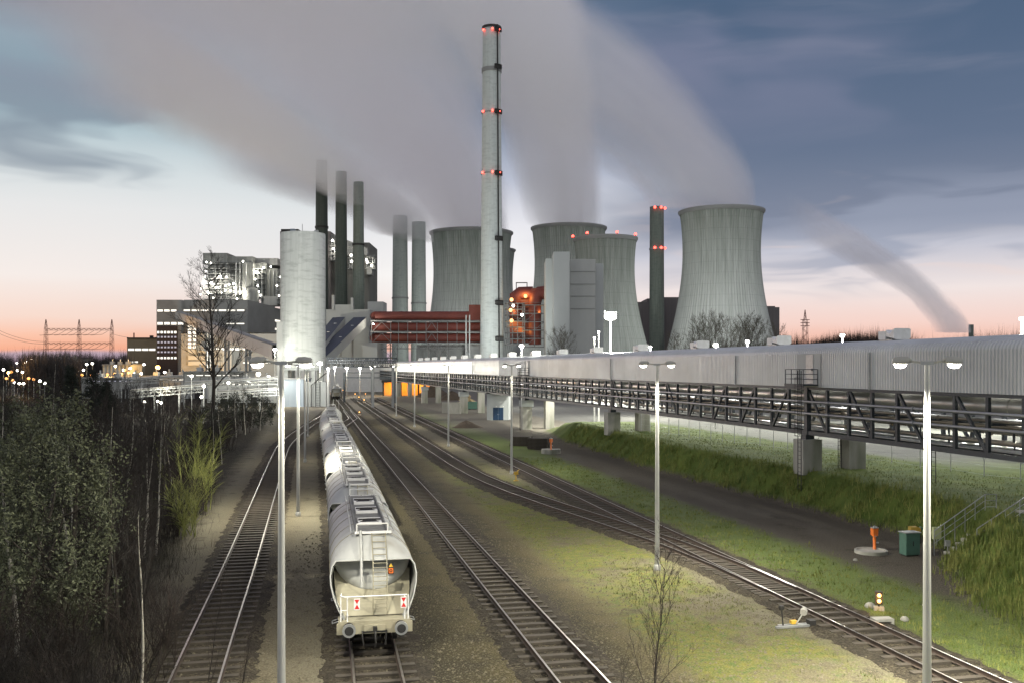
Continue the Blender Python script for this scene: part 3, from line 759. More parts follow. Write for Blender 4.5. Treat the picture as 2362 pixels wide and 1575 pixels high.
# concrete piers under the trusses
def pier(q, x, label, wide=False, w=1.55):
    p = gp(q, x); zb = gz(p.x, p.y)
    t = thing('concrete_pier', label, 'pier', (p.x, p.y, zb), GA, 'concrete piers under the gallery')
    zt = 4.62 - zb
    MB().box(-w / 2, w / 2, -w * .45, w * .45, -.3, zt).build('block', M['conc'], t)
    MB().box(-.35, .35, -.35, .35, zt, zt + .34).build('bearing', M['steel'], t)
    if wide: MB().box(-w * .62, w * .62, -w * .6, w * .6, zt - 1.0, zt - .004).build('cap', M['concpale'], t)
pl = ['beneath the near truss by the caged ladder', 'beneath the near truss, second from the right', 'with a wide cap beside the blue-doored hut', 'behind the blue-doored hut', 'by the low concrete wall', 'far along, by the orange lit shed']
for i, q in enumerate(piers_s[1:]):
    pier(q, .12, 'stained concrete pier ' + pl[i], i in (2, 3, 4)); 
    pier(q, GW + .3, 'concrete pier under the far side of the gallery, ' + ['rightmost', 'second from the right', 'third from the right', 'fourth from the right', 'fifth from the right', 'sixth from the right'][i], False, 1.4)
# second ladder by the far pier
for q, x, lab in ((piers_s[1] + .3, GW - .6, 'plain steel ladder against the far pier of the gallery'), (piers_s[1] - 9.3, GW + .2, 'steel ladder below the gallery near the right edge')):
    p = gp(q, x); zb = gz(p.x, p.y); t = MB()
    for y in (-.22, .22): t.tube((0, y, -.1), (0, y, 5.3 - zb), .03, n=5)
    for k in range(9): t.tube((0, -.22, .2 + k * .3), (0, .22, .2 + k * .3), .016, n=4)
    o = t.build('access_ladder', M['dark'], None, (p.x, p.y, zb), GA); tag(o, lab, 'ladder')
# chain link fence behind the gallery
def fence(A, B, n, label):
    A = Vector(A); B = Vector(B); t = thing('wire_fence', label, 'fence', tuple(A))
    for i in range(n + 1):
        p = A.lerp(B, i / n); z = gz(p.x, p.y); q = p - A
        MB().tube((q.x, q.y, z - .1), (q.x, q.y, z + 2.2), .035, n=6).build('post', M['galv'], t)
    w = MB()
    for h_ in (.15, .8, 1.45, 2.1):
        w.path([((A.lerp(B, i / n) - A).x, (A.lerp(B, i / n) - A).y, gz(*A.lerp(B, i / n)[:2]) + h_) for i in range(n + 1)], .008, 3)
    w.build('wires', M['galv'], t)
fence((15.3, 113, 0), (26.2, 86, 0), 14, 'wire fence on thin posts behind the gallery, right of the tallest pier')
fence((27, 84, 0), (36, 58, 0), 9, 'wire fence on thin posts at the right edge of the lit lot')
# ---------------------------------------------------------------- yard lamps with two heads
m_head = pmat('lamp_housing', (.40,.39,.33), (.33,.32,.27), 3, .5)
def yard_lamp(label, loc, face, hgt=10.05, double=True, power=1500, reach=1.75):
    t = thing('yard_lamp', label, 'street lamp', loc, face, 'double headed yard lamps beside the tracks')
    p = MB(); p.lathe([(.12, -.05), (.115, 2), (.07, hgt)], 16, cap1=True); p.lathe([(.17, 0), (.17, .25), (.13, .3)], 16); p.build('pole', M['pole'], t)
    MB().box(-.17, .17, -.07, .07, hgt, hgt + .1).build('bracket', M['galv'], t)
    for sx in ((-1, 1) if double else (1,)):
        Q = lambda u_: .12 + u_ * .46
        h_ = MB(); h_.beam((sx * .1, 0, hgt + .05), (sx * Q(.75), 0, hgt + .10), .06)
        rows = []
        for u_, w, zt, zb in ((.62, .07, .16, .08), (.80, .17, .22, .03), (1.15, .20, .235, .01), (1.5, .17, .21, .015), (reach - .08, .08, .15, .04)):
            rows.append([(sx * Q(u_), -w, hgt + .06), (sx * Q(u_), -w * .6, hgt + zt), (sx * Q(u_), w * .6, hgt + zt), (sx * Q(u_), w, hgt + .06), (sx * Q(u_), w * .9, hgt + zb + .02), (sx * Q(u_), -w * .9, hgt + zb + .02)])
        h_.grid(rows, True, True); h_.add(rows[0], [tuple(range(6))]); h_.add(rows[-1], [tuple(range(6))])
        ho = h_.build('lamp_head', m_head, t)
        l_ = MB(); rows = []
        for u_, w, zb in ((.86, .06, -.01), (.95, .14, -.085), (1.2, .165, -.12), (1.48, .14, -.10), (1.60, .05, -.01)):
            rows.append([(sx * Q(u_), w * math.cos(a), hgt + .02 + zb * math.sin(a)) for a in [math.pi * k / 6 for k in range(7)]])
        l_.grid(rows, True); l_.add(rows[0], [tuple(range(7))]); l_.add(rows[-1], [tuple(range(7))])
        l_.build('lens', M['e_white'], ho)
        lo = lamp_light(t, (sx * .72, 0, hgt - .30), power, (1, .95, .80), .2, 150); lo.rotation_euler = (0, -sx * math.radians(24), 0)
    return t
A4 = math.atan(.2135)
# right-hand row between the tracks, then the left-hand row along the train
rowR = [((11.4, 26.2), 'nearest yard lamp of the right row, its head in front of the gallery wall', 8000), ((7.14, 46.9), 'yard lamp with a bare sapling at its foot, standing by the points', 4200), ((-.04, 89), 'yard lamp with the yellow point marker at its foot', 1500),
        ((-8.0, 120), 'yard lamp left of the blue-doored hut', 1500), ((-16.2, 158.5), 'slim yard lamp with dim heads between the two right tracks', 1200), ((-23.4, 193), 'thin distant yard lamp in front of the orange lit shed', 1200), ((-37.6, 257), 'most distant yard lamp of the right row', 1200)]
for (x, y), lab, pw in rowR: yard_lamp(lab, (x, y, 0), -.30, power=pw * 1.7)
rowL = [((-6.6, 27.3), 'nearest yard lamp left of the train, its head before the round silo', 1900), ((-14.3, 63.8), 'second yard lamp left of the train, its foot on lit gravel', 4200), ((-21.7, 100), 'third yard lamp left of the train', 700), ((-29.3, 137), 'fourth yard lamp left of the train, partly hidden by the second', 700)]
for (x, y), lab, pw in rowL: yard_lamp(lab, (x, y, 0), .02, power=pw * 1.7)

# ---------------------------------------------------------------- floodlight masts of the plant
def mast(label, px, py, Y, power, rad=.5, zb=0.0, col=(1,.99,.88), emat_='e_white', stick=True, group='floodlight masts behind the gallery'):
    z = Z(py, Y); t = thing('floodlight_mast', label, 'floodlight', (X(px, Y), Y, zb), 0, group)
    if stick: MB().lathe([(.16, 0), (.10, z - zb)], 10).build('pole', M['pole'], t)
    MB().box(-rad * 1.1, rad * 1.1, -.1 * rad, rad * .5, z - zb + rad * .62, z - zb + rad * .78).build('hood', M['galv'], t)
    rows = [(rad * .55, -rad * .6), (rad, -rad * .3), (rad, rad * .3), (rad * .55, rad * .6)]
    MB().lathe([(r_, z - zb + h_) for r_, h_ in rows], 14, cap0=True, cap1=True).build('lamp', M[emat_], t)
    if power: lamp_light(t, (0, -rad * 1.4, z - zb - rad * .9), power, col, rad)
    return t
mast('tallest floodlight mast, glaring in front of the darker cooling tower', 1408, 730, 150, 60000, .95)
mast('floodlight below the red vertical ducts', 1203, 798, 230, 9000, .55)
mast('floodlight glaring just above the gallery roof, left one before the bare trees', 1651, 796, 118, 2600, .32)
mast('floodlight above the gallery roof, right one before the bare trees', 1724, 788, 122, 2600, .25)
mast('floodlight above the gallery roof before the dark wooded mound', 1943, 775, 105, 7000, .24)
mast('floodlight at the far right edge above the gallery roof', 2357, 736, 75, 6000, .2)
mast('short lamp post above the gallery, right of the pair', 1381, 766, 165, 900, .18)
mast('short lamp post above the gallery, left of the pair', 1371, 779, 170, 900, .18)
mast('floodlight mast added to light the lot beyond the truss, left', 1500, 800, 185, 30000, .3)  # this mast and the next two are added to brighten the lot
mast('floodlight mast added to light the lot beyond the truss, right', 1790, 806, 150, 30000, .3)
mast('floodlight mast added to light the lot behind the near gallery end', 2230, 800, 112, 22000, .3)
# ---------------------------------------------------------------- cooling towers
def tower_mat(name, c1, c2, cd):
    m, g, b, out = newmat(name)
    x, y, z = g.xyz(coords(g))
    ang = g.m('ARCTAN2', x, y)
    v = g.comb(g.m('MULTIPLY', ang, 22.0), g.m('MULTIPLY', z, .035), 0)
    st = g.noise(v, 1.0, 6, .7)
    v2 = g.comb(g.m('MULTIPLY', ang, 4.0), g.m('MULTIPLY', z, .03), 3.0)
    big = g.noise(v2, 1.0, 4, .6)
    col = g.mix(g.mr(st, .34, .66), c1, c2)
    zz = g.m('ADD', g.m('DIVIDE', z, 120.0), g.m('MULTIPLY', g.m('SUBTRACT', st, .5), .55))
    algae = g.m('MULTIPLY', g.mr(zz, .38, .92), g.mr(big, .25, .75, .45, 1))
    col = g.mix(g.m('MULTIPLY', algae, .9), col, cd)
    hoop = g.m('ABSOLUTE', g.m('SUBTRACT', g.m('FRACT', g.m('DIVIDE', z, 6.3)), .5))
    col = g.mix(g.mr(hoop, .475, .5, 0, .35), col, cd)
    g.put(b.inputs['Base Color'], col); b.inputs['Roughness'].default_value = .9
    return m
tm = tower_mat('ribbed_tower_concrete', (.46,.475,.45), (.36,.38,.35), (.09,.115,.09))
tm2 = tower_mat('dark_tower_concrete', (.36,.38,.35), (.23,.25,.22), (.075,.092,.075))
def cooling_tower(label, pxc, Rpx, yedge, Y, lit=False):
    t = thing('cooling_tower', label, 'cooling tower', (X(pxc, Y), Y, 0), 0, 'cooling towers of the power plant')
    Rr = Rpx / F * Y; ht = Z(yedge, Y); s = Rr / 98.5
    rt = .883 * Rr; zt = ht - 92 * s; c = 224 * s
    prof = [(rt * math.sqrt(1 + ((ht * k / 40 - zt) / c) ** 2), ht * k / 40) for k in range(41)]
    n = 288
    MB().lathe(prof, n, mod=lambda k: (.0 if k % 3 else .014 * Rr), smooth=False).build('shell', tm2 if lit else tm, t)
    rt_ = prof[-1][0]
    rim = [(rt_ + .2, ht - 2.2), (Rr, ht - .9), (Rr, ht), (rt_ - .6, ht), (rt_ - 1.2, ht - 5)]
    MB().lathe(rim, 96, smooth=False).build('rim', M['concdark'], t)
    return t, Rr, ht
ct_right, Rr4, h4 = cooling_tower('big ribbed cooling tower nearest the right, trees at its foot', 1664, 98.5, 488, 560)
ct_left, Rr1, h1 = cooling_tower('streaked cooling tower whose right half hides behind the tall chimney', 1087, 97, 537, 700)
ct_mid, Rr2, h2 = cooling_tower('cooling tower behind the pale concrete blocks, rim without lights', 1312, 88, 526, 640)
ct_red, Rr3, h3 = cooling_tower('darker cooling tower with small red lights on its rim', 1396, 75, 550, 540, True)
ct_sm, Rr5, h5 = cooling_tower('small far cooling tower peeking out right of the tall chimney', 1117, 73, 577, 900)
for a in (182, 232, 285, 330):
    r = Rr3; t = thing('beacon', 'small red warning light on the rim of the darker cooling tower', 'warning light', (ct_red.location.x + r * math.cos(math.radians(a)), ct_red.location.y + r * math.sin(math.radians(a)), h3), 0, 'red lights on the tower rim')
    MB().lathe([(.25,0),(.25,.5)], 8, cap1=True).build('base', M['dark'], t)
    MB().lathe([(.75,.5),(.75,1.3),(.4,1.7)], 10, cap0=True, cap1=True).build('lens', M['e_red'], t)

# ---------------------------------------------------------------- chimneys
def chim_mat(name, c1, c2, ch, hm=.5):
    m, g, b, out = newmat(name)
    x, y, z = g.xyz(coords(g)); ang = g.m('ARCTAN2', x, y)
    st = g.noise(g.comb(g.m('MULTIPLY', ang, 5.0), g.m('MULTIPLY', z, .05), 0), 1.2, 5, .65)
    ln = g.noise(g.comb(g.m('MULTIPLY', ang, 1.2), g.m('MULTIPLY', z, .9), 0), 1.0, 4, .7)
    col = g.mix(g.mr(st, .35, .65), c1, c2)
    col = g.mix(g.m('MULTIPLY', g.mr(ln, .5, .68), hm), col, ch)
    g.put(b.inputs['Base Color'], col); b.inputs['Roughness'].default_value = .88
    return m
cm_pale = chim_mat('pale_chimney_concrete', (.56,.60,.575), (.49,.53,.51), (.33,.36,.345), .55)
cm_dark = chim_mat('soot_dark_chimney', (.065,.08,.068), (.045,.056,.048), (.03,.042,.034))
cm_mid = chim_mat('grey_chimney', (.38,.42,.39), (.32,.36,.335), (.22,.25,.235))
cm_green = chim_mat('mossy_grey_chimney', (.16,.185,.16), (.12,.14,.12), (.08,.10,.085))
def chimney(name, label, pxc, wtop, wbot, ytop, Y, mat, group=None, bands=()):
    t = thing(name, label, 'chimney', (X(pxc, Y), Y, 0), 0, group)
    ht = Z(ytop, Y); r1 = wtop / 2 / F * Y; r0 = wbot / 2 / F * Y
    prof = [(lerp(r0, r1, (k / 24) ** .7), ht * k / 24) for k in range(25)] + [(r1 * .8, ht), (r1 * .78, ht - 6)]
    MB().lathe(prof, 48).build('shaft', mat, t)
    for yb, th, mm in bands:
        z = Z(yb, Y); r = lerp(r0, r1, (max(z, 0) / ht) ** .7)
        MB().lathe([(r, z - th), (r + .35, z - th), (r + .35, z + th), (r, z + th)], 48, smooth=False).build('ring', mm, t)
    return t, r0, r1, ht
tc, q0, q1, hc = chimney('tall_chimney', 'tallest pale concrete chimney with red lights and a ladder line', 1134, 41, 57, 63, 430, cm_pale,
                         bands=((66,.5,M['dark']), (164,.9,M['concdark']), (262,.25,M['concdark']), (402,.2,M['concdark'])))
def rc(z): return lerp(q0, q1, (z / hc) ** .7)
th = math.radians(-52)
mb = MB(); pts = []
for k in range(40):
    z = hc * k / 39; r = rc(z) + .45; pts.append((r * math.cos(th), r * math.sin(th), z))
mb.path(pts, .34, 5); mb.build('ladder_cage', M['dark'], tc)
for yb in (75, 160, 263, 404, 553, 700, 782):
    z = Z(yb, 430); r = rc(z); p = MB()
    for k in range(5):
        a = th + (k - 2) * .16; p.box(-.4, .4, -.08, .08, -1.0, 1.0, Matrix.Translation((( r + 1.0) * math.cos(a), (r + 1.0) * math.sin(a), z)))
    for dz in (-1.0, .9):
        p.path([((r + 1.2) * math.cos(th + (k - 4) * .08), (r + 1.2) * math.sin(th + (k - 4) * .08), z + dz) for k in range(9)], .2, 4)
    p.build('platform', M['dark'], tc)
for yb in (75, 262, 402):
    z = Z(yb, 430); r = rc(z)
    for a in (-140, -84, -42):
        b_ = MB().lathe([(.2,-.5),(.5,-.2),(.5,.25),(.2,.5)], 10, cap0=True, cap1=True)
        b_.build('red_light', M['e_red'], tc, loc=((r + .7) * math.cos(math.radians(a)), (r + .7) * math.sin(math.radians(a)), z))
# three soot-dark stacks in front of the boiler house, two pale ones to their right
gs = 'row of stacks by the boiler house'
chimney('flue_stack', 'leftmost dark stack, its base hidden behind the round silo', 742, 26, 35, 372, 520, cm_dark, gs, bands=((525,.6,M['dark']),))
chimney('flue_stack', 'middle dark stack of the three by the boiler house', 787, 25, 32, 397, 505, cm_dark, gs)
chimney('flue_stack', 'right dark stack fading to pale at its steaming top', 827, 23, 32, 421, 505, cm_green, gs, bands=((565,.5,M['dark']),))
gp = 'pale stacks behind the red ducts'
chimney('flue_stack', 'left pale stack rising behind the red ducts', 923, 33, 41, 499, 640, cm_mid, gp, bands=((688,.5,M['concdark']),))
chimney('flue_stack', 'right pale stack standing close beside the streaked cooling tower', 966, 31, 38, 513, 640, cm_mid, gp, bands=((700,.5,M['concdark']),))
t15, a0, a1, h15 = chimney('flue_stack', 'single mossy stack with two rows of red lights, left of the biggest cooling tower', 1515, 32, 36, 478, 600, cm_green, bands=((575,.5,M['concdark']),))
for yb in (482, 574):
    for a in (-112, -66, -20):
        z = Z(yb, 600); MB().lathe([(.3,-.7),(.8,-.3),(.8,.5),(.3,.9)], 10, cap0=True, cap1=True).build('red_light', M['e_red'], t15, loc=((a1 + .8) * math.cos(math.radians(a)), (a1 + .8) * math.sin(math.radians(a)), z))
chimney('flue_stack', 'short distant stack above the bare trees at the far right', 2240, 11, 12, 749, 1100, cm_green)

# ---------------------------------------------------------------- steam leaving them
SC = (.993, .985, 1.0)
plume('steam_plume', 'broad plume from the streaked cooling tower drifting to the upper left', (ct_left.location.x, 700, h1 - 1), Rr1 * .93, -157, 820, 10.0, .50, .28, .80, .26, .030, SC, .65)
plume('steam_plume', 'tall plume rising from the cooling tower behind the concrete blocks', (ct_mid.location.x, 640, h2 - 1), Rr2 * .92, -163, 430, 14.5, .48, 1.4, .76, .14, .046, SC, .85)
plume('steam_plume', 'grey plume leaning left from the biggest cooling tower', (ct_right.location.x, 560, h4 - 1), Rr4 * .93, -124, 430, 9.0, .50, 1.0, .74, .15, .031, SC, .75)
plume('steam_plume', 'far thin plume rising from behind the wood at the right', tuple(W(2205, 768, 900)), 15, -101, 185, 4.2, .66, 3.0, .66, .06, .045, SC, .6)
plume('steam_plume', 'faint plume from the small far cooling tower behind the tall chimney', (ct_sm.location.x, 900, h5 - 1), Rr5 * .9, -150, 300, 11.0, .5, 1.0, .75, .12, .03, SC, .9)
plume('steam_plume', 'thin smoke trailing from the mossy stack with red lights', (t15.location.x, 600, h15 - .5), a1 * .9, -118, 220, 6.0, .5, 1.6, .66, .10, .05, SC, .8)
for i, (px, Y, py, w, lab) in enumerate(((742, 520, 372, 26, 'leftmost dark stack'), (787, 505, 397, 25, 'middle dark stack'), (827, 505, 421, 23, 'right dark stack'), (923, 640, 499, 33, 'left pale stack'), (966, 640, 513, 31, 'right pale stack'))):
    r = w / 2 / F * Y
    plume('steam_plume', 'thin steam veil trailing from the top of the ' + lab, (X(px, Y), Y, Z(py, Y) - 13), r * 2.5, -128, 150, 7.5, .5, .5, .75, .18, .06, SC, .8)
def unseen_flood(name_parent, px, Y, z, target, power):
    o = lamp_light(name_parent, (0,0,0), power, (.97,1,.96), 1.2, 95); loc = Vector((X(px, Y), Y, z)); o.location = loc - (name_parent.location if name_parent else Vector((0,0,0)))
    d_ = (Vector(target) - loc).normalized(); o.rotation_euler = d_.to_track_quat('-Z', 'Y').to_euler(); return o
def added_floods(tower, spots):  # unseen lights with fixture boxes, added to brighten the towers and tall chimney
    for px, Y, z, pw in spots:
        unseen_flood(tower, px, Y, z, tower.location + Vector((0, 0, 45)), pw)
        lx = X(px, Y) - tower.location.x; ly = Y - tower.location.y
        MB().box(lx - .5, lx + .5, ly - .2, ly + .3, z + .05, z + .8).build('floodlight', M['galv'], tower)
        MB().tube((lx, ly, 0), (lx, ly, z), .15).build('unseen_flood_post', M['galv'], tower)
added_floods(ct_right, ((1600, 455, 11, 105000), (1720, 450, 11, 105000)))
added_floods(ct_red, ((1440, 452, 10, 80000),))
added_floods(ct_mid, ((1235, 520, 10, 95000),))
added_floods(ct_left, ((1020, 570, 10, 130000),))
added_floods(tc, ((1110, 375, 8, 60000), (1150, 372, 8, 50000)))
M['frame'] = pmat('dull_steel_frame', (.22,.22,.215), (.15,.15,.15), .8, .6, .2)
# ---------------------------------------------------------------- plant buildings
def blk(mb, x0, x1, y0, y1, Y, depth, zmin=None):
    """box whose front face spans pixels x0..x1, y0(top)..y1(bottom) at distance Y"""
    mb.box(X(x0, Y), X(x1, Y), Y, Y + depth, Z(y1, Y) if zmin is None else zmin, Z(y0, Y)); return mb
def building(name, label, cat='building', group=None): return thing(name, label, cat, (0,0,0), 0, group)
def win_strip(parent, x0, x1, yt, yb, Y, n=1, mat='e_win', gap=.06, name='window'):
    for i in range(n):
        a = lerp(x0, x1, (i + gap) / n); b_ = lerp(x0, x1, (i + 1 - gap) / n)
        f = MB().box(X(a, Y), X(b_, Y), Y - .32, Y - .02, Z(yb, Y), Z(yt, Y)); fo = f.build(name, M['dark'], parent)
        MB().box(X(a, Y) + .12, X(b_, Y) - .12, Y - .36, Y - .33, Z(yb, Y) + .12, Z(yt, Y) - .12).build('pane', M[mat], fo)
# round concrete silo
silo_m = chim_mat('silo_concrete', (.56,.58,.56), (.46,.485,.465), (.33,.35,.335), .75)
YS = 270; sx_ = X(699, YS); sr = 51 / F * YS; st_ = Z(540, YS)
t = thing('silo', 'round pale concrete silo towering left of the dark stacks', 'silo', (sx_, YS, 0))
MB().lathe([(sr * .985, 9.6), (sr, 9.8), (sr, st_ - .5), (sr * .99, st_)], 64, cap0=True).build('shaft', silo_m, t)
MB().lathe([(sr * .99, st_), (sr * .6, st_ + .35), (.02, st_ + .4)], 64).build('roof', M['concdark'], t)
MB().tube((-.2, 0, st_), (-.2, 0, st_ + 2.8), .09).build('aerial', M['galv'], t)
MB().box(-3.4, -2.2, -1, .5, st_ + .2, st_ + 1.3).build('roof_fan', M['greyblue'], t); MB().box(-4.2, -3.5, -.5, 1, st_ + .2, st_ + 1.0).build('roof_box', M['dark'], t)
MB().box(3.6, 4.6, -2, -1, st_ + .1, st_ + .8).build('roof_hatch', M['galv'], t)
lg = MB()
for a in range(8): lg.box(sr * .85 * math.cos(a * .785) - .5, sr * .85 * math.cos(a * .785) + .5, sr * .85 * math.sin(a * .785) - .5, sr * .85 * math.sin(a * .785) + .5, -.1, 9.59)
lg.lathe([(sr * 1.02, 9.0), (sr * 1.02, 9.58)], 40).build('support', M['concpale'], t)
t = building('stair_tower', 'pale narrow stair tower against the left of the round silo', 'tower')
blk(MB(), 638, 661, 742, 850, 266, 6, 0).build('wall', M['clad'], t)
# blue-grey loading building and the pipes below the silo
t = building('loading_house', 'blue-grey clad loading house at the foot of the round silo')
Yb = 238; a = MB(); a.box(X(655, Yb), X(700, Yb), Yb, Yb + 9, -.1, Z(874, Yb)); a.build('wall', M['greyblue'], t)
MB().box(X(653, Yb), X(702, Yb), Yb - .3, Yb + 9.3, Z(874, Yb), Z(872, Yb)).build('roof', M['concdark'], t)
blk(MB(), 702, 752, 880, 937, 240, 5, -.1).build('annex', M['clad'], t)
l_ = MB()
for px in (728, 738): l_.tube((X(px, 239.6), 239.6, 0), (X(px, 239.6), 239.6, 6.8), .08, n=5)
for k in range(16): l_.tube((X(728, 239.6), 239.6, .4 + k * .4), (X(738, 239.6), 239.6, .4 + k * .4), .04, n=4)
l_.build('ladder', M['dark'], t)
MB().path([(X(718, 238), 238, 0), (X(718, 238), 238, 5.4), (X(752, 238), 238, 8.4)], .14, 6).build('jib', M['dark'], t)
# slanting conveyor bridge from the turbine hall to the stair tower
t = building('conveyor_bridge', 'sloping grey conveyor bridge running down to the stair tower', 'conveyor bridge')
A = W(412, 728, 470); B = W(640, 812, 270); d_ = B - A
rows = []
for k in range(2):
    p = A + d_ * k; rows.append([(p.x - 1, p.y - 1.9, p.z + 1.9), (p.x + 1, p.y + 1.9, p.z + 1.9), (p.x + 1, p.y + 1.9, p.z - 1.9), (p.x - 1, p.y - 1.9, p.z - 1.9)])
b_ = MB().grid(rows, closed=True); b_.build('casing', M['clad'], t); MB().add([tuple(Vector(q) + Vector((0,0,.15))) for r in rows for q in r[:2]], [(0,1,3,2)]).build('roof', M['concdark'], t)
for f_ in (.42, .62, .8):
    p = A + d_ * f_; MB().box(p.x - .7, p.x - .1, p.y - .5, p.y + .5, 0, p.z - 1.9).box(p.x + .5, p.x + 1.1, p.y - .5, p.y + .5, 0, p.z - 1.9).box(p.x - .1, p.x + .5, p.y - .4, p.y + .4, p.z - 6, p.z - 5).build('trestle', M['concdark'], t)
# turbine hall with its lit office block
YT = 480
t = building('turbine_hall', 'stepped grey turbine hall with long lit window bands and an office block')
blk(MB(), 361, 418, 692, 850, YT, 40, 0).build('office_block', M['concdark'], t)
brick = pmat('brown_brick', (.085,.06,.05), (.06,.045,.04), 1.5, .9)
blk(MB(), 361.5, 409, 752, 849, YT - .5, .4, 0).build('brick_front', brick, t)
win_strip(t, 362, 409, 714, 720, YT, 3); win_strip(t, 362, 425, 743, 750, YT, 4)
win_strip(t, 361.5, 409, 763.5, 770, YT - .5, 6, 'e_win', .1)
for yt in (775, 787, 798, 809): win_strip(t, 362, 409, yt, yt + 5, YT - .5, 6, 'e_win2', .14)
win_strip(t, 361.5, 409, 822, 828, YT - .5, 6, 'e_win', .1)
h_ = MB(); h_.box(X(418.1, YT), X(566, YT), YT + 4, YT + 60, 0, Z(692, YT + 4))
h_.build('upper_hall', M['concdark'], t)
# receding right wing
RWa = W(566, 694, YT + 4); c2 = MB(); xa, ya = X(566, YT + 4), YT + 4; xb, yb = X(652, 560), 560
for zt_, zb_, off in ((Z(694, YT + 4), Z(724, YT + 4), 0), (Z(729, YT + 4), 0, 1.0)):
    c2.add([(xa, ya + off, zb_), (xb, yb + off, zb_), (xb, yb + off, zt_), (xa, ya + off, zt_), (xa, yb + 40, zb_), (xb, yb + 40, zb_), (xb, yb + 40, zt_), (xa, yb + 40, zt_)], [(0,1,2,3),(3,2,6,7),(1,5,6,2),(0,3,7,4)])
c2.build('right_wing', M['concdark'], t)
z1, z0_ = Z(723, YT + 4), Z(729.5, YT + 4)
MB().add([(xa, ya + .5, z0_), (xb, yb + .5, z0_), (xb, yb + .5, z1), (xa, ya + .5, z1)], [(0,1,2,3)]).build('window_band', M['e_win'], t)
z1, z0_ = Z(746, YT + 4), Z(751, YT + 4)
MB().add([(xa, ya + .6, z0_), (xb, yb + .6, z0_), (xb, yb + .6, z1), (xa, ya + .6, z1)], [(0,1,2,3)]).build('window_band', M['e_win'], t)
win_strip(t, 420, 566, 714, 719, YT + 4, 7); win_strip(t, 520, 566, 745, 749, YT + 4, 2)
lo = MB(); blk(lo, 418.1, 656, 770, 850, 440, 38, 0); lo.build('lower_hall', M['concdark'], t)
MB().box(X(419, 440), X(655, 440), 441, 470, Z(770, 440), Z(767, 440)).build('lower_roof', M['dark'], t)
for i in range(7):
    for j in range(2): win_strip(t, 433 + j * 11, 443 + j * 11, 748 + i * 8.2, 755 + i * 8.2, 440, 1, 'e_win', .04)
win_strip(t, 478, 620, 802, 808, 440, 9, 'e_win', .05)
win_strip(t, 560, 640, 834, 838, 440, 4, 'e_win', .02)
for yt in (805, 820, 833): blk(MB(), 434, 512, yt, yt + 9, 438, 1.5).build('ledge', M['clad'], t)
blk(MB(), 452, 471, 795, 809, 436, 3).build('oriel', M['greyblue'], t); blk(MB(), 513, 534, 808, 838, 437, 3, 0).build('lift_shaft', M['clad'], t)
# low block at the far left
t = building('annex_building', 'low brown block with one long lit window left of the office block')
blk(MB(), 293, 361, 781, 850, 500, 30, 0).build('wall', pmat('tan_cladding', (.20,.175,.12), (.16,.14,.10), .1, .8), t); blk(MB(), 292.5, 361, 778.5, 781, 499.5, 31).build('roof', M['dark'], t)
win_strip(t, 295, 360, 803, 809, 500, 4, 'e_win', .03); win_strip(t, 299, 320, 832, 837, 500, 2)
MB().tube((X(309, 505), 505, Z(779, 505)), (X(309, 505), 505, Z(768, 505)), .35).build('aerial', M['red'], t); MB().box(X(345, 505), X(351, 505), 505, 507, Z(779, 505), Z(774, 505)).build('roof_fan', M['dark'], t)
# boiler houses with lit steelwork
def steelwork(parent, x0, x1, yt, yb, Y, nx, nz, depth=8, mat=M['galv']):
    f = MB(); xa, xb, za, zb = X(x0, Y), X(x1, Y), Z(yb, Y), Z(yt, Y)
    for yy in (Y, Y + depth):
        for i in range(nx + 1): x = lerp(xa, xb, i / nx); f.box(x - .18, x + .18, yy - .18, yy + .18, za, zb)
        for j in range(nz + 1):
            z = lerp(za, zb, j / nz); f.box(xa - 1, xb + 1, yy - .14, yy + .14, z - .2, z + .2)
            if j < nz:
                for i in range(nx):
                    if (i + j) % 3 == 0: f.beam((lerp(xa, xb, i / nx), yy, z), (lerp(xa, xb, (i + 1) / nx), yy, z + (zb - za) / nz), .16)
    for j in range(nz + 1):
        z = lerp(za, zb, j / nz); f.box(xa - 1, xb + 1, Y - .8, Y + depth, z - .07, z + .07)
        f.box(xa - 1.2, xb + 1.2, Y - .9, Y - .8, z + 1.0, z + 1.1)
    return f.build('steelwork', mat, parent)
def work_lamps(parent, pts, Y, power=0, r=.42, mat='e_whites', col=(1,.94,.8)):
    for i, (px, py) in enumerate(pts):
        MB().lathe([(r * .5, -r), (r, -r * .4), (r, r * .4), (r * .5, r)], 8, cap0=True, cap1=True).build('work_lamp', M[mat], parent, (X(px, Y), Y - 1.3, Z(py, Y)))
        if power: lamp_light(parent, (X(px, Y), Y - 1.8, Z(py, Y)), power, col, .6)
rib = pmat('ribbed_boiler_cladding', (.30,.31,.29), (.22,.225,.21), .35, .7, stretch=(3,3,.06))
ribl = pmat('light_boiler_cladding', (.42,.42,.40), (.34,.34,.32), .3, .7, stretch=(3,3,.06))
YBo = 540
t = building('boiler_house', 'left boiler house with a forest of lit steel platforms above the turbine hall', 'boiler house')
blk(MB(), 468, 524, 584, 606, YBo + 4, 30).build('head_house', rib, t); blk(MB(), 524.3, 583, 592, 606, YBo + 6, 28).build('side_house', rib, t)
blk(MB(), 560, 584, 606.2, 680, YBo + 2, 30).build('hopper_wall', rib, t); blk(MB(), 480, 559.6, 606.2, 700, YBo + 12, 22).build('boiler_wall', ribl, t)
MB().lathe([(4.4,Z(705,YBo)),(4.4,Z(672,YBo)),(3.4,Z(664,YBo))], 24, (X(576,YBo), YBo + 3, 0)).build('duct', rib, t)
steelwork(t, 470, 523, 608, 690, YBo, 4, 7); steelwork(t, 528, 559, 608, 690, YBo + 3, 2, 6)
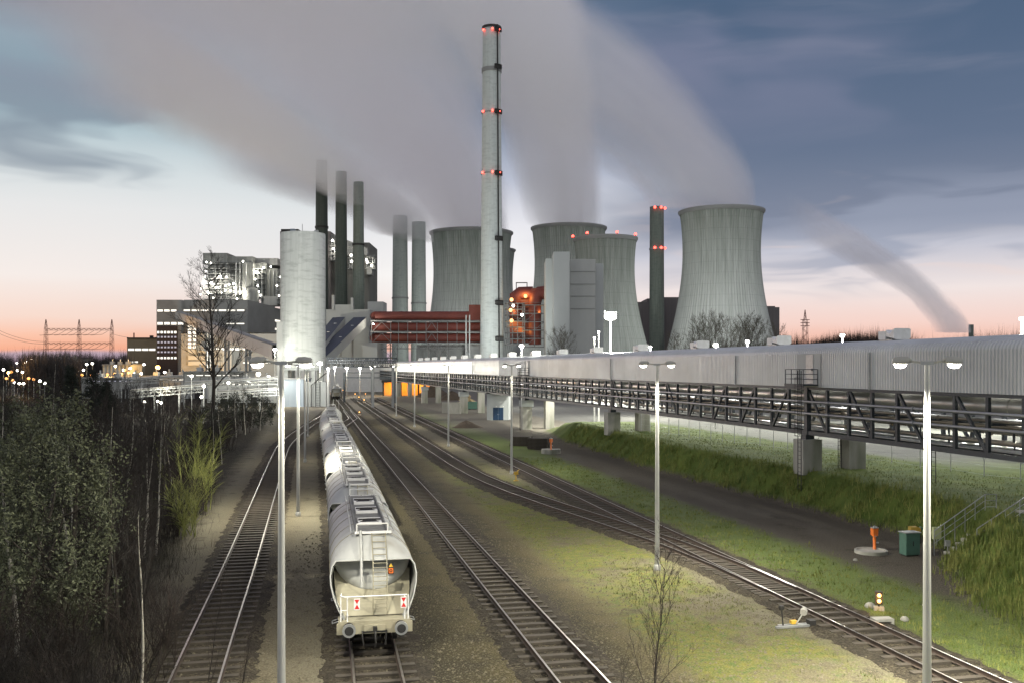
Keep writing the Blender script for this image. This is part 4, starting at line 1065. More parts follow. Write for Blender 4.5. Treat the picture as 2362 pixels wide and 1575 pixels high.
for px in (545, 553, 567): MB().tube((X(px, YBo - .5), YBo - .5, Z(606, YBo)), (X(px, YBo - .5), YBo - .5, Z(680, YBo)), .35).build('downpipe', M['galv'], t)
L1 = [(478,606),(488,608),(562,604),(524,640),(476,627),(530,657),(512,676),(475,640),(465,667),(464,680),(522,660),(521,671),(543,665),(548,690),(494,688),(540,655),(488,654),(500,664),(471,655),(556,676),(507,640),(533,672),(482,676)]
work_lamps(t, L1[:16], YBo, 0); work_lamps(t, L1[16:], YBo, 5000)
t = building('boiler_house', 'second boiler house with lit platforms, half hidden behind the round silo', 'boiler house')
blk(MB(), 583.5, 640, 596, 612, YBo + 14, 24).build('head_house', ribl, t); blk(MB(), 602, 640, 620, 702, YBo + 12, 24).build('boiler_wall', rib, t)
blk(MB(), 585, 615, 607, 620, YBo + 8, 10).build('side_house', rib, t); blk(MB(), 608, 640, 684, 705, YBo + 4, 9).build('duct', ribl, t)
steelwork(t, 586, 604, 620, 700, YBo + 4, 2, 7); steelwork(t, 638, 652, 640, 700, YBo + 4, 1, 6)
for px in (613, 622, 631): MB().tube((X(px, YBo + 11), YBo + 11, Z(620, YBo)), (X(px, YBo + 11), YBo + 11, Z(690, YBo)), .35).build('downpipe', M['galv'], t)
L2 = [(626,616),(598,674),(593,696),(596,660),(640,660),(645,683),(648,640),(602,682),(590,645),(610,619),(592,628)]
work_lamps(t, L2[:9], YBo + 4); work_lamps(t, L2[9:], YBo + 4, 4000)
t = building('boiler_house', 'tallest dark boiler house standing behind the three dark stacks', 'boiler house')
db = pmat('dark_boiler_cladding', (.16,.145,.14), (.12,.11,.107), .3, .75, stretch=(3,3,.06))
blk(MB(), 646, 762, 534, 715, 566, 40).build('main_block', db, t); blk(MB(), 762.4, 852, 560, 715, 574, 34).build('lower_block', pmat('mid_boiler_cladding', (.17,.17,.155), (.13,.13,.12), .3, .75, stretch=(3,3,.06)), t)
blk(MB(), 648, 688, 529, 534, 570, 8).build('roof_plant', M['dark'], t)
r_ = MB(); r_.prism([(X(736,572), Z(534,572)), (X(775,572), Z(545,572)), (X(850,572), Z(575,572)), (X(850,572), Z(590,572)), (X(736,572), Z(590,572))], 'y', 568, 573.5); r_.build('roof_frame', M['concdark'], t)
steelwork(t, 764, 772, 556, 600, 563, 1, 4); steelwork(t, 806, 812, 570, 620, 563, 1, 4); steelwork(t, 846, 860, 594, 620, 566, 1, 2)
blk(MB(), 846, 858, 618, 634, 566, 8).build('chute', M['concdark'], t)
work_lamps(t, [(768,556),(811,590),(812,604),(848,606),(858,614)], 560, 0, .6); work_lamps(t, [(770,575),(846,600)], 560, 4000, .4)
# stack house under the stacks
t = building('filter_house', 'pale flat-roofed filter house under the dark stacks', 'building')
blk(MB(), 752, 852, 714, 850, 470, 26, 0).build('wall', M['clad'], t); blk(MB(), 848, 884, 696, 850, 490, 14, 0).build('wing', M['clad'], t)
for x0_, x1_ in ((765, 770.5), (809, 814)): blk(MB(), x0_, x1_, 681 if x0_ < 800 else 687, 715, 469, 2).build('fin', M['clad'], t)
blk(MB(), 770.8, 808.6, 703, 714, 470, 10).build('parapet', M['clad'], t)
blk(MB(), 836, 870, 790, 850, 440, 20, 0).build('ribbed_shed', M['clad'], t)
for i, (xa_, ya_, xb_, yb_, w_) in enumerate(((786, 733, 752, 782, 10), (834, 733, 752, 800, 18))):
    t = building('inclined_gallery', ['shorter dark-roofed inclined conveyor gallery just right of the silo', 'longer dark-roofed inclined conveyor gallery rising to the filter house'][i], 'conveyor bridge', 'inclined galleries right of the silo')
    A = W(xa_, ya_, 462 - i * 6); B = W(xb_ - 34, yb_ + (34 if i == 0 else 44), 400 - i * 6); q = 4.2
    rows = [[(p.x - q, p.y + 2, p.z), (p.x + q * .6, p.y - 2, p.z), (p.x + q * .6, p.y - 2, p.z - 4.4), (p.x - q, p.y + 2, p.z - 4.4)] for p in (A, B)]
    c_ = MB().grid(rows, closed=True); c_.add(rows[0], [(3,2,1,0)]); c_.build('casing', M['clad'], t)
    MB().add([tuple(Vector(p) + Vector((0, 0, .2))) for r in rows for p in r[:2]], [(0,1,3,2)]).build('roof', M['roofblue'], t)
    for f_ in (.2, .45):
        p = A + (B - A) * f_; MB().box(p.x - .4, p.x + .4, p.y - .4, p.y + .4, 0, p.z - 4.4).build('trestle', M['concdark'], t)
        MB().box(p.x - .7, p.x + .5, p.y - .5, p.y + .5, p.z + .22, p.z + .45).build('roof_light', M['white'], t)
# red flue gas ducts
YD = 455
t = building('flue_ducts', 'three stacked oxide-red flue ducts in a steel frame left of the tall chimney', 'flue duct')
for k, (yt, yb, x0_, x1_) in enumerate(((719, 739, 866, 1086), (744, 765, 866, 1110), (769, 790, 866, 1110))):
    zc = Z((yt + yb) / 2, YD); r = (yb - yt) / 2 / F * YD * 1.02; c_ = MB()
    c_.tube((X(x0_, YD), YD, zc), (X(x1_, YD), YD, zc), r, n=28); c_.path([(X(x0_, YD) + .1, YD, zc), (X(x0_ - 4, YD), YD + 2, zc), (X(x0_ - 5, YD), YD + 8, zc)], [r, r * .98, r * .95], 20)
    for i in range(9): x = lerp(X(x0_ + 8, YD), X(x1_ - 6, YD), i / 8); c_.tube((x, YD, zc), (x + .35, YD, zc), r * 1.03, n=28)
    c_.build('duct', M['red'], t)
e = MB(); zc = Z(728, YD); rr_ = 2.6
e.path([(X(1084, YD), YD, Z(729, YD)), (X(1090, YD), YD, Z(727, YD)), (X(1097, YD), YD + .5, Z(719, YD)), (X(1103, YD), YD + 2, Z(716, YD)), (X(1116, YD), YD + 6, Z(716, YD))], [2.1, 2.4, 2.6, 2.7, 2.7], 20)
e.box(X(1082, YD), X(1108, YD), YD - 2.2, YD + 3, Z(741, YD), Z(704, YD)).build('elbow_box', M['red'], t)
f = MB()
for px in (859, 903, 921, 942, 963, 984, 1010, 1033, 1055, 1076): f.box(X(px, YD) - .13, X(px, YD) + .13, YD - 3.0, YD - 2.74, Z(790, YD), Z(740, YD)); f.box(X(px, YD) - .16, X(px, YD) + .16, YD + 2.7, YD + 3.0, Z(790, YD), Z(740, YD))
for py in (741, 766, 791): f.box(X(857, YD), X(1112, YD), YD - 3.05, YD - 2.72, Z(py, YD) - .28, Z(py, YD) + .28); f.box(X(857, YD), X(1112, YD), YD - 2.7, YD + 2.9, Z(py, YD) - .15, Z(py, YD) + .05)
for x0_, x1_ in ((862, 903), (984, 1010)):
    for ya_, yb_ in ((744, 764), (769, 789)): f.beam((X((x0_ + x1_) / 2, YD), YD - 2.9, Z(ya_, YD)), (X(x0_, YD), YD - 2.9, Z(yb_, YD)), .2); f.beam((X((x0_ + x1_) / 2, YD), YD - 2.9, Z(ya_, YD)), (X(x1_, YD), YD - 2.9, Z(yb_, YD)), .2)
f.box(X(857, YD), X(1080, YD), YD - 3.0, YD - 2.7, Z(804, YD) - .2, Z(804, YD) + .2)
n = 22
for i in range(n):
    a_ = lerp(918, 1076, i / n); b_ = lerp(918, 1076, (i + 1) / n); f.beam((X(a_, YD), YD - 2.85, Z(804 if i % 2 else 793, YD)), (X(b_, YD), YD - 2.85, Z(793 if i % 2 else 804, YD)), .16)
for x0_, x1_ in ((862, 902), (902, 918), (990, 1010), (1016, 1036)):
    for px in (x0_, x1_): f.box(X(px, YD) - .2, X(px, YD) + .2, YD - 3, YD - 2.6, 0, Z(791, YD))
    for ya_, yb_ in ((793, 820), (820, 845)): f.beam((X(x0_, YD), YD - 2.8, Z(ya_, YD)), (X(x1_, YD), YD - 2.8, Z(yb_, YD)), .22); f.beam((X(x1_, YD), YD - 2.8, Z(ya_, YD)), (X(x0_, YD), YD - 2.8, Z(yb_, YD)), .22)
f.build('steel_frame', M['frame'], t)
work_lamps(t, [(862,748)], YD - 4, 1500, .35)
for px in (1076, 1084): MB().box(X(px, YD) - .3, X(px, YD) + .3, YD - 4, YD - 3.3, Z(825, YD), Z(728, YD)).build('column', M['galv'], t)
t = building('plinth_building', 'low grey plinth building under the red flue ducts')
blk(MB(), 960, 1110, 795, 850, YD + 8, 10, 0).build('wall', M['concpale'], t); blk(MB(), 1073, 1110, 797, 850, YD - 2, 8, 0).build('annex', M['concpale'], t)
# red vertical ducts right of the chimney
YV = 440; t = building('duct_tower', 'red duct tower lit orange from within, right of the tall chimney', 'flue duct')
v = MB(); v.box(X(1176, YV), X(1226, YV), YV + 3, YV + 12, Z(790, YV), Z(676, YV)); v.build('back_casing', M['red'], t)
v = MB(); r = 4.6
v.path([(X(1188, YV), YV + 4, Z(735, YV)), (X(1188, YV), YV + 4, Z(695, YV)), (X(1191, YV), YV + 4, Z(682, YV)), (X(1199, YV), YV + 4, Z(676, YV)), (X(1230, YV), YV + 4, Z(675, YV))], [2.6, 2.8, 3.0, 3.1, 3.1], 24)
v.build('inner_duct', M['red'], t)
v = MB(); v.path([(X(1234, YV), YV + 1, Z(795, YV)), (X(1234, YV), YV + 1, Z(700, YV)), (X(1237, YV), YV + 1.5, Z(684, YV)), (X(1245, YV), YV + 2, Z(676, YV)), (X(1260, YV), YV + 2, Z(675, YV))], [2.9, 2.9, 3.1, 3.2, 3.2], 24); v.build('outer_duct', M['red'], t)
steelwork(t, 1170, 1206, 700, 795, YV - 2, 3, 7, 5, M['frame']); steelwork(t, 1210, 1256, 704, 800, YV - 3, 2, 5, 5, M['frame'])
blk(MB(), 1226, 1258, 665, 677, YV, 8).build('top_casing', M['red'], t)
fr = MB()
for px in (1191, 1216): fr.box(X(px, YV) - .2, X(px, YV) + .2, YV + 3.8, YV + 4.2, Z(665, YV), Z(650, YV))
fr.box(X(1190, YV), X(1217, YV), YV + 3.7, YV + 4.3, Z(652, YV), Z(650, YV)).build('hoist_frame', M['dark'], t)
work_lamps(t, [(1212,684),(1180,692),(1178,716),(1180,740)], YV - 5, 0, .8, 'e_amber'); work_lamps(t, [(1204,727),(1184,706)], YV - 5, 0, .55)
for px, py in ((1212, 684), (1182, 716), (1182, 745), (1200, 765), (1244, 722)): lamp_light(t, (X(px, YV), YV - 1, Z(py, YV)), 1500, (1,.55,.14), .8)
# pale concrete blocks (desulphurisation) in front of the towers
t = building('scrubber_block', 'pale concrete scrubber block with a taller slab, below the cooling towers', 'building')
blk(MB(), 1259, 1276.8, 597, 850, 412, 20, 0).build('left_block', M['concpale'], t); blk(MB(), 1277, 1314, 581, 850, 400, 18, 0).build('tall_slab', M['concpale'], t)
blk(MB(), 1314.3, 1374, 598, 850, 414, 20, 0).build('main_block', M['clad'], t); blk(MB(), 1374.3, 1392, 608, 850, 425, 14, 0).build('right_block', M['concpale'], t)
for py in (626, 655, 683, 712): blk(MB(), 1315, 1373.6, py, py + .9, 413.7, .28).build('joint', M['concdark'], t)
# dark buildings behind
t = building('machine_house', 'dark machine house behind the mossy stack')
blk(MB(), 1468, 1498, 697, 850, 640, 30, 0).build('left_block', db, t); blk(MB(), 1493, 1530, 689, 850, 650, 30, 0).build('middle_block', db, t); blk(MB(), 1530.5, 1575, 686, 850, 660, 30, 0).build('right_block', db, t)
t = building('machine_house', 'brown block peeking out right of the biggest cooling tower')
blk(MB(), 1770, 1798, 709, 850, 620, 20, 0).build('wall', db, t); blk(MB(), 1770, 1788, 706.5, 709, 621, 12).build('roof_step', db, t)
# pipe bridge over the tracks
t = building('pipe_bridge', 'steel lattice pipe bridge crossing above the tracks beside the silo', 'pipe bridge')
YP = 232; f = MB(); xa, xb = X(754, YP), X(912, YP); zt, zb = Z(825, YP), Z(846, YP)
for yy in (YP, YP + 3):
    f.box(xa, xb, yy - .12, yy + .12, zt - .12, zt + .12); f.box(xa, xb, yy - .12, yy + .12, zb - .12, zb + .12)
    for i in range(15):
        x = lerp(xa, xb, i / 14); f.box(x - .06, x + .06, yy - .06, yy + .06, zb, zt)
        if i < 14: f.beam((x, yy, zt if i % 2 == 0 else zb), (lerp(xa, xb, (i + 1) / 14), yy, zb if i % 2 == 0 else zt), .12)
f.box(xa, xb, YP, YP + 3, zb - .05, zb + .05); f.build('lattice', M['steel'], t)
for px in (757, 860, 906): MB().box(X(px, YP) - .3, X(px, YP) + .3, YP - .2, YP + .4, 0, zb - .12).build('column', M['concdark'], t)
for z, r_ in ((zt - .6, .22), (zt - 1.2, .16)): MB().tube((xa, YP + 1.2, z), (xb, YP + 1.2, z), r_).build('pipe', pipe, t)
t = building('pipe_bridge', 'low dark gantry across the tracks in front of the bright far yard', 'gantry')
YG = 262; MB().box(X(792, YG), X(912, YG), YG, YG + .5, Z(872, YG), Z(869, YG)).box(X(792, YG), X(912, YG), YG, YG + .5, Z(860, YG), Z(858, YG)).build('beam', M['steel'], t)
for px in (794, 910, 858): MB().box(X(px, YG) - .3, X(px, YG) + .3, YG - .01, YG + .6, 0, Z(858, YG)).build('column', M['steel'], t)
# bright far yard: pale hall behind the gantries
t = building('far_hall', 'pale brightly lit hall wall at the far end of the tracks')
blk(MB(), 752, 905, 846, 905, 380, 12, 0).build('wall', M['white'], t); blk(MB(), 655, 752, 846, 905, 330, 8, 0).build('wing', M['white'], t)
YG = 330
for i, (px, py, pw) in enumerate(((738, 838, 5500), (663, 806, 3000), (757, 850, 6000), (772, 846, 5000), (800, 848, 5000), (830, 849, 5000), (858, 849, 5000))):
    mast(['floodlight at the right foot of the round silo', 'floodlight where the sloping bridge meets the stair tower', 'floodlight just right of the silo under the lattice bridge', 'second floodlight under the lattice bridge', 'third floodlight under the lattice bridge', 'fourth floodlight under the lattice bridge', 'rightmost floodlight under the lattice bridge'][i],
         px if i != 1 else 634, py, [258, 262, 228, 300, 310, 320, 330][i], pw * .45, [.7, .5, .35, .5, .5, .5, .5][i], group='floodlights around the silo', col=(1,.97,.86))
# lit yard left of the silo, amber and white lamps beyond the wood
lamps_w = [(596,862,240),(442,867,200),(470,890,190),(527,882,210),(465,915,180),(333,926,210),(363,925,200),(372,928,200),(540,852,330),(620,868,235),(213,838,420),(200,840,420),(63,834,430),(58,837,420),(76,838,430),(72,828,440),(266,844,380),(192,853,360),(332,840,380),(38,837,420),(285,853,330),(40,854,360),(68,851,370),(82,855,330),(8,852,340),(300,849,360),(380,858,300),(52,858,300),(33,882,250),(44,884,250),(54,884,240),(92,878,260),(103,883,250),(312,860,320),(326,861,320)]
lamps_a = [(364,847,420),(20,859,300),(26,857,310),(15,872,280),(30,876,270),(66,872,290),(189,864,310),(229,863,310),(248,863,310),(265,862,320),(281,862,320),(288,853,330),(297,859,320),(78,874,290),(211,864,310)]
def far_lamp(label, px, py, Y, mat, r, group):
    t = thing('far_lamp', label, 'lamp', (X(px, Y), Y, 0), 0, group); z = Z(py, Y)
    MB().tube((0,0,0),(0,0,z),.07, n=5).build('pole', M['galv'], t); MB().lathe([(r*.5,-r*.8),(r,-r*.3),(r,r*.3),(r*.5,r*.8)], 8, (0,0,z), True, True).build('lamp', M[mat], t)
    return t
for i, (px, py, Y) in enumerate(lamps_w): far_lamp('small white lamp shining beyond the dark wood on the left', px, py, Y, 'e_whites', .12 + .0009 * Y if i > 0 else .5, 'white lamps beyond the wood')
for i, (px, py, Y) in enumerate(lamps_a): far_lamp('small amber lamp glowing beyond the dark wood on the left' if i else 'large amber lamp glaring in front of the office block', px, py, Y, 'e_amber' , (.16 + .0010 * Y) if i else 1.1, 'amber lamps beyond the wood' if i else None)
for px, py, Y, pw, cc in ((364, 846, 415, 30000, (1,.5,.1)), (20, 862, 300, 7000, (1,.5,.12)), (66, 858, 330, 7000, (1,.75,.4)), (255, 862, 315, 9000, (1,.55,.15)), (596, 856, 236, 16000, (1,.95,.8)), (455, 880, 190, 11000, (1,.97,.8)), (540, 830, 400, 52000, (1,.95,.8)), (335, 915, 200, 3000, (1,.97,.8))):
    lamp_light(None, (X(px, Y), Y - 1, Z(py, Y) + .5), pw, cc, .6)
# sheds in the lit yard on the left
for i, (x0_, x1_, yt, Y, lab) in enumerate(((330, 432, 868, 330, 'long low shed lit amber below the office block'), (118, 175, 830, 460, 'pale flat house behind the bare trees on the left'), (424, 560, 858, 300, 'low pale shed in the lit yard left of the silo'), (480, 640, 880, 265, 'long low lean-to roof in the lit yard by the silo'), (238, 300, 842, 420, 'small greenish hall behind the amber lamps'), (190, 330, 872, 300, 'dark low shed behind the conifers'))):
    t = building('low_shed', lab, 'shed'); blk(MB(), x0_, x1_, yt, 900, Y, 14, 0).build('wall', M['clad'] if i != 5 else M['concdark'], t); blk(MB(), x0_ - 3, x1_ + 3, yt - 2.5, yt, Y - 1.5, 17).build('roof', M['concdark'], t)
    if i in (0, 2): win_strip(t, x0_ + 6, x1_ - 6, yt + 5, yt + 9, Y, 6)
    if i in (3, 5): win_strip(t, x0_ + 8, x1_ - 20, yt + 4, yt + 8, Y, 9, 'e_win' if i == 3 else 'e_win2', .2)
    nb = 7
    for k in range(nb + 1):
        xq = lerp(X(x0_, Y), X(x1_, Y), k / nb); MB().box(xq - .18, xq + .18, Y - .22, Y - .01, 0, Z(yt, Y) - .02).build('pilaster', M['concdark'], t)
    for k in (1, 4):
        xq = lerp(X(x0_, Y), X(x1_, Y), (k + .3) / nb); MB().box(xq, xq + 2.6, Y - .12, Y - .01, 0, 3.0).build('door', M['dark'], t)
    for k in range(3):
        xq = lerp(X(x0_, Y), X(x1_, Y), (k + .7) / 3.4); MB().box(xq - .8, xq + .8, Y + 3, Y + 5, Z(yt - 2.5, Y), Z(yt - 2.5, Y) + 1.2).tube((xq, Y + 4, Z(yt - 2.5, Y) + 1.2), (xq, Y + 4, Z(yt - 2.5, Y) + 2.2), .3).build('roof_fan', M['galv'], t)
# steel lattice gantry of the substation
rust = pmat('red_lead_lattice', (.16,.045,.03), (.10,.035,.03), .5, .8)
YL = 620; t = building('lattice_gantry', 'tall red lattice gantry of the substation at the far left', 'lattice gantry')
def lattice(mb, A, B, w0, w1, n, th=.16):
    A = Vector(A); B = Vector(B); d_ = (B - A).normalized(); s_ = Vector((1,0,0)) if abs(d_.z) > .5 else Vector((0,0,1)); q = Vector((0,1,0))
    for i in range(n):
        a_, b_ = i / n, (i + 1) / n
        for e1 in (-1, 1):
            for e2 in (-1, 1): mb.beam(A.lerp(B, a_) + (s_ * e1 + q * e2) * lerp(w0, w1, a_), A.lerp(B, b_) + (s_ * e1 + q * e2) * lerp(w0, w1, b_), th)
            e = 1 if i % 2 else -1; mb.beam(A.lerp(B, a_) + (s_ * e + q * e1) * lerp(w0, w1, a_), A.lerp(B, b_) + (-s_ * e + q * e1) * lerp(w0, w1, b_), th * .8)
for px in (106, 182.5, 258):
    b_ = MB(); x = X(px, YL); lattice(b_, (x, YL, 0), (x, YL, Z(757, YL)), 1.4, .75, 14); lattice(b_, (x, YL, Z(757, YL)), (x, YL, Z(737, YL)), .75, .1, 4); b_.build('mast', rust, t)
for py in (760, 792): 
    b_ = MB(); lattice(b_, (X(106, YL), YL, Z(py, YL)), (X(258, YL), YL, Z(py, YL)), .6, .6, 26, .15); b_.build('crossbeam', rust, t)
w = MB()
for i in range(8):
    a_ = lerp(134, 250, i / 7); 
    for y0_ in (763, 795): w.path([(X(a_, YL), YL, Z(y0_, YL)), (X(a_ - 8, YL), YL - 4, Z(y0_ + 9, YL)), (X(a_ - 22, YL), YL - 12, Z(y0_ + 12, YL))], .12, 3)
w.build('insulator_strings', rust, t)
def wires(label, pts, r=.09):
    w = MB(); w.path(pts, r, 3); tag(w.build('power_line', M['dark']), label, 'cable')
def sag(A, B, s_, n=14):
    A = Vector(A); B = Vector(B); return [A.lerp(B, i / n) - Vector((0, 0, s_ * 4 * (i / n) * (1 - i / n))) for i in range(n + 1)]
for i, (a_, b_, s_) in enumerate((((-40, 742, 560), (106, 788, YL), 3), ((-40, 750, 560), (106, 793, YL), 3), ((258, 770, YL), (361, 778, 500), 1.5))):
    wires(['upper power line sagging to the red gantry from the left', 'lower power line sagging to the red gantry from the left', 'power line between the red gantry and the annex roof'][i], sag(W(*a_), W(*b_), s_), .10)
t = building('lattice_mast', 'slender lattice radio mast above the bare trees on the right', 'lattice mast'); b_ = MB(); x = X(1857, 1300); lattice(b_, (x, 1300, 0), (x, 1300, Z(738, 1300)), 4, 2.6, 12, .5); lattice(b_, (x, 1300, Z(738, 1300)), (x, 1300, Z(715, 1300)), 1.6, .2, 4, .4)
for py in (738, 745, 752): b_.box(x - 6, x + 6, 1299, 1301, Z(py, 1300) - .4, Z(py, 1300) + .4)
b_.build('mast', rust, t)
t = thing('floodlight_mast', 'unseen floodlight mast added to light the round silo', 'floodlight', (X(640, 205), 205, 0))  # hidden mast, added only to lift the brightness of the silo
MB().tube((0,0,0),(0,0,5.5),.1).build('pole', M['pole'], t); MB().box(-.4,.4,-.15,.2,5.5,6.0).build('lamp_head', M['galv'], t)
unseen_flood(t, 640, 205.6, 6.1, (sx_, YS, 30), 30000)
# pipe racks and sloping conveyors cluttering the lit yard left of the silo
for i, (x0_, x1_, y0_, y1_, Y) in enumerate(((425, 640, 884, 872, 225), (300, 470, 902, 889, 205), (500, 650, 905, 897, 215), (280, 420, 876, 868, 270))):
    t = building('pipe_rack', ['upper pipe rack sloping through the lit yard left of the silo', 'lower pipe rack at the edge of the dark wood', 'low pipe rack right of the tall bare tree trunk', 'far pipe rack before the amber lit shed'][i], 'pipe rack', 'pipe racks in the lit yard'); f = MB()
    A = W(x0_, y0_, Y); B = W(x1_, y1_, Y); n = 12
    for dz in (0, -1.3): f.beam(A + Vector((0, 0, dz)), B + Vector((0, 0, dz)), .22)
    for k in range(n + 1):
        p = A.lerp(B, k / n); f.beam(p, p + Vector((0, 0, -1.3)), .12)
        if k < n: f.beam(p + Vector((0, 0, -1.3 if k % 2 else 0)), A.lerp(B, (k + 1) / n) + Vector((0, 0, 0 if k % 2 else -1.3)), .1)
        if k % 4 == 0: f.box(p.x - .15, p.x + .15, p.y - .15, p.y + .15, 0, p.z - 1.3)
    f.build('lattice', M['galv'], t)
    for dz, r_ in ((.35, .2), (-.6, .16)): MB().tube(A + Vector((0, .5, dz)), B + Vector((0, .5, dz)), r_).build('pipe', duct, t)
# ---------------------------------------------------------------- small things in the yard
def hydrant(label, loc, s=1.0, ring=True):
    t = thing('standpipe', label, 'hydrant', loc, .3, 'orange standpipes on concrete rings')
    a = MB(); a.lathe([(.10,0),(.10,.12),(.085,.14),(.085,.8)], 14); a.box(-.10, .10, -.10, .10, .8, .86)
    a.build('column', M['orange'], t)
    b_ = MB(); b_.prism([(-.14,.86),(.14,.86),(.16,1.25),(-.16,1.25)], 'y', -.13, .13); b_.build('head', M['orange'], t)
    MB().box(-.17, .17, -.14, .14, 1.25, 1.31).lathe([(.05,1.31),(.05,1.38)], 8, cap1=True).build('cap', M['galv'], t)
    MB().tube((.08,-.02,.45),(.22,-.05,.45),.05).tube((-.06,-.14,.84),(-.06,-.2,.82),.03).build('outlet', M['galv'], t)
    return t
hy = hydrant('orange standpipe near the green cabinet', tuple(G(2017, 1270)))
h2_ = dup(hy, tuple(G(1271, 1036, .45)), .8, 'thin orange standpipe beside the stack of sleepers')
def ring(label, loc, r, h_):
    t = MB(); t.lathe([(r, -.1), (r, h_), (r * .86, h_), (r * .86, h_ - .06), (.02, h_ - .08)], 28, smooth=False)
    return tag(t.build('concrete_ring', M['conc'], None, loc), label, 'concrete ring', 'concrete rings')
p = G(2017, 1275); ring('low concrete ring around the orange standpipe by the cabinet', (p.x - .15, p.y + .1, 0), .85, .17)
p = G(1272, 1042); p2 = Vector((h2_.location.x, h2_.location.y, 0))
ring('concrete shaft ring under the orange standpipe by the sleepers', tuple(p2), 1.1, .52)
# green cabinet
p = G(2098, 1280); t = thing('switch_cabinet', 'green metal switch cabinet standing in the grass', 'cabinet', (p.x, p.y, 0), .25)
MB().box(-.42, .42, -.28, .28, .08, 1.22).build('body', M['green'], t); MB().box(-.47, .47, -.34, .33, 1.222, 1.27).build('lid', M['galv'], t)
MB().box(-.36, .36, -.22, .22, -.1, .078).build('plinth', M['dark'], t)
d_ = MB().box(-.40, .40, -.30, -.282, .14, 1.18).build('door', M['green'], t); MB().box(-.02, .02, -.32, -.302, .55, .80).build('handle', M['black'], d_)
p = G(2166, 1270); t = thing('meter_box', 'small pale box on a post behind the nearest right lamp', 'box', (p.x, p.y + .3, gz(p.x, p.y + .3)), .1)
MB().box(-.22, .22, -.1, .1, .5, 1.15).build('box', pmat('pale_green_box', (.42,.45,.25), (.35,.38,.2), 3, .5), t); MB().tube((0,0,-.2),(0,0,.5),.04).build('post', M['galv'], t)
p = G(2186, 1282); t = thing('socket_post', 'small grey socket box on a thin post in the grass', 'box', (p.x, p.y, gz(p.x, p.y)), -.1)
MB().box(-.12, .12, -.08, .08, .42, .72).build('box', M['galv'], t); MB().tube((0,0,-.3),(0,0,.42),.03).build('post', M['galv'], t)
p = G(2130, 1262); t = thing('pump_unit', 'yellow pump unit with a hose bend behind the green cabinet', 'pump', (p.x, p.y + 1.2, 0), 0)
MB().prism([(-.28,.72),(.3,.72),(.3,.9),(.1,.98),(-.28,.95)], 'y', -.2, .2).build('housing', pmat('worn_yellow', (.40,.27,.04), (.28,.19,.03), 4, .6), t); MB().path([(.3,0,.9),(.6,0,.8),(.75,0,.4),(.8,0,-.1)], .09, 8).build('hose', M['green'], t); MB().box(-.3,-.2,-.2,.2,-.1,.75).box(.2,.28,-.2,.2,-.1,.75).build('stand', M['dark'], t)
# steps with hand rails up the bank
def handrail(label, A, B, flat, n):
    A = Vector(A); B = Vector(B); t = thing('handrail', label, 'railing', tuple(A), 0, 'tubular hand rails of the bank steps')
    q = B - A; C_ = q + Vector(flat)
    for h_ in (.38, .72, 1.05):
        MB().path([(0,0,h_), (q.x, q.y, q.z + h_), (C_.x, C_.y, C_.z + h_)] + ([(C_.x, C_.y, C_.z)] if h_ > 1 else []), .028 if h_ > 1 else .018, 6).build('rail', M['galv'], t)
    for i in range(n):
        a = i / (n - 1); MB().tube((q.x * a, q.y * a, q.z * a - .3), (q.x * a, q.y * a, q.z * a + 1.04), .025, n=6).build('post', M['galv'], t)
hA = Vector((22.4, 50.6, .25)); hB = Vector((25.6, 51.6, 2.05))
handrail('hand rail of the bank steps behind the green cabinet', hA, hB, (.6, 0, 0), 6)
handrail('hand rail of the bank steps at the right edge of the picture', hA + Vector((1.0, -2.6, .55)), hB + Vector((1.2, -2.6, .5)), (1.4, .2, 0), 5)
st = thing('bank_steps', 'flight of concrete steps cut into the grass bank', 'steps', (23.0, 49.4, 0), .3)
for k in range(9): MB().box(.37 * k, .37 * k + .42, -.9, .9, .12 + .21 * k, .30 + .21 * k).build('step', M['conc'], st)
tag(MB().box(-1.4, 1.4, -.9, .9, -.2, .12).build('concrete_slab', M['conc'], None, (28.0, 49.5, 2.35), .2), 'pale concrete slab at the head of the bank steps', 'slab')
# ground signals
def signal(label, loc, rz, two=False):
    t = thing('dwarf_signal', label, 'signal', loc, rz, 'amber dwarf signals between the tracks')
    MB().box(-.14, .14, .02, .22, .25, .78 if two else .55).build('case', M['dark'], t); MB().box(-.2, .2, 0, .25, -.08, .16).build('foot', M['conc'], t); MB().tube((0,.12,.1),(0,.12,.3),.04).build('stem', M['dark'], t)
    for z in ((.40, .64) if two else (.42,)):
        MB().lathe([(.075,0),(.085,.04),(.05,.07)], 12, cap0=True, cap1=True).build('lens', M['e_amber2'], t, loc=(0, .02, z)).rotation_euler = (math.radians(90), 0, 0)
    if two: t_ = t
    lamp_light(t, (0, -.25, .5), 14, (1,.5,.1), .08)
    return t
p = G(2028, 1408); signal('dwarf signal showing two amber lights in the grass by the far right track', (p.x, p.y, 0), -.25, True)
for (px, py), lab in (((829, 950), 'amber signal glowing alone between the tracks, nearest of the far group'), ((819, 906), 'amber signal far off, left of the back pair'), ((828, 914), 'amber signal low in the far group of four'), ((843, 906), 'amber signal far off, right of the back pair'), ((840, 921), 'amber signal far off, lowest on the right'), ((791, 897), 'amber signal beside the lone far wagon')):
    p = G(px, py + 7); o = signal(lab, (p.x, p.y, 0), 0); o.scale = (1.6,)*3 if py > 940 else (1.9,)*3
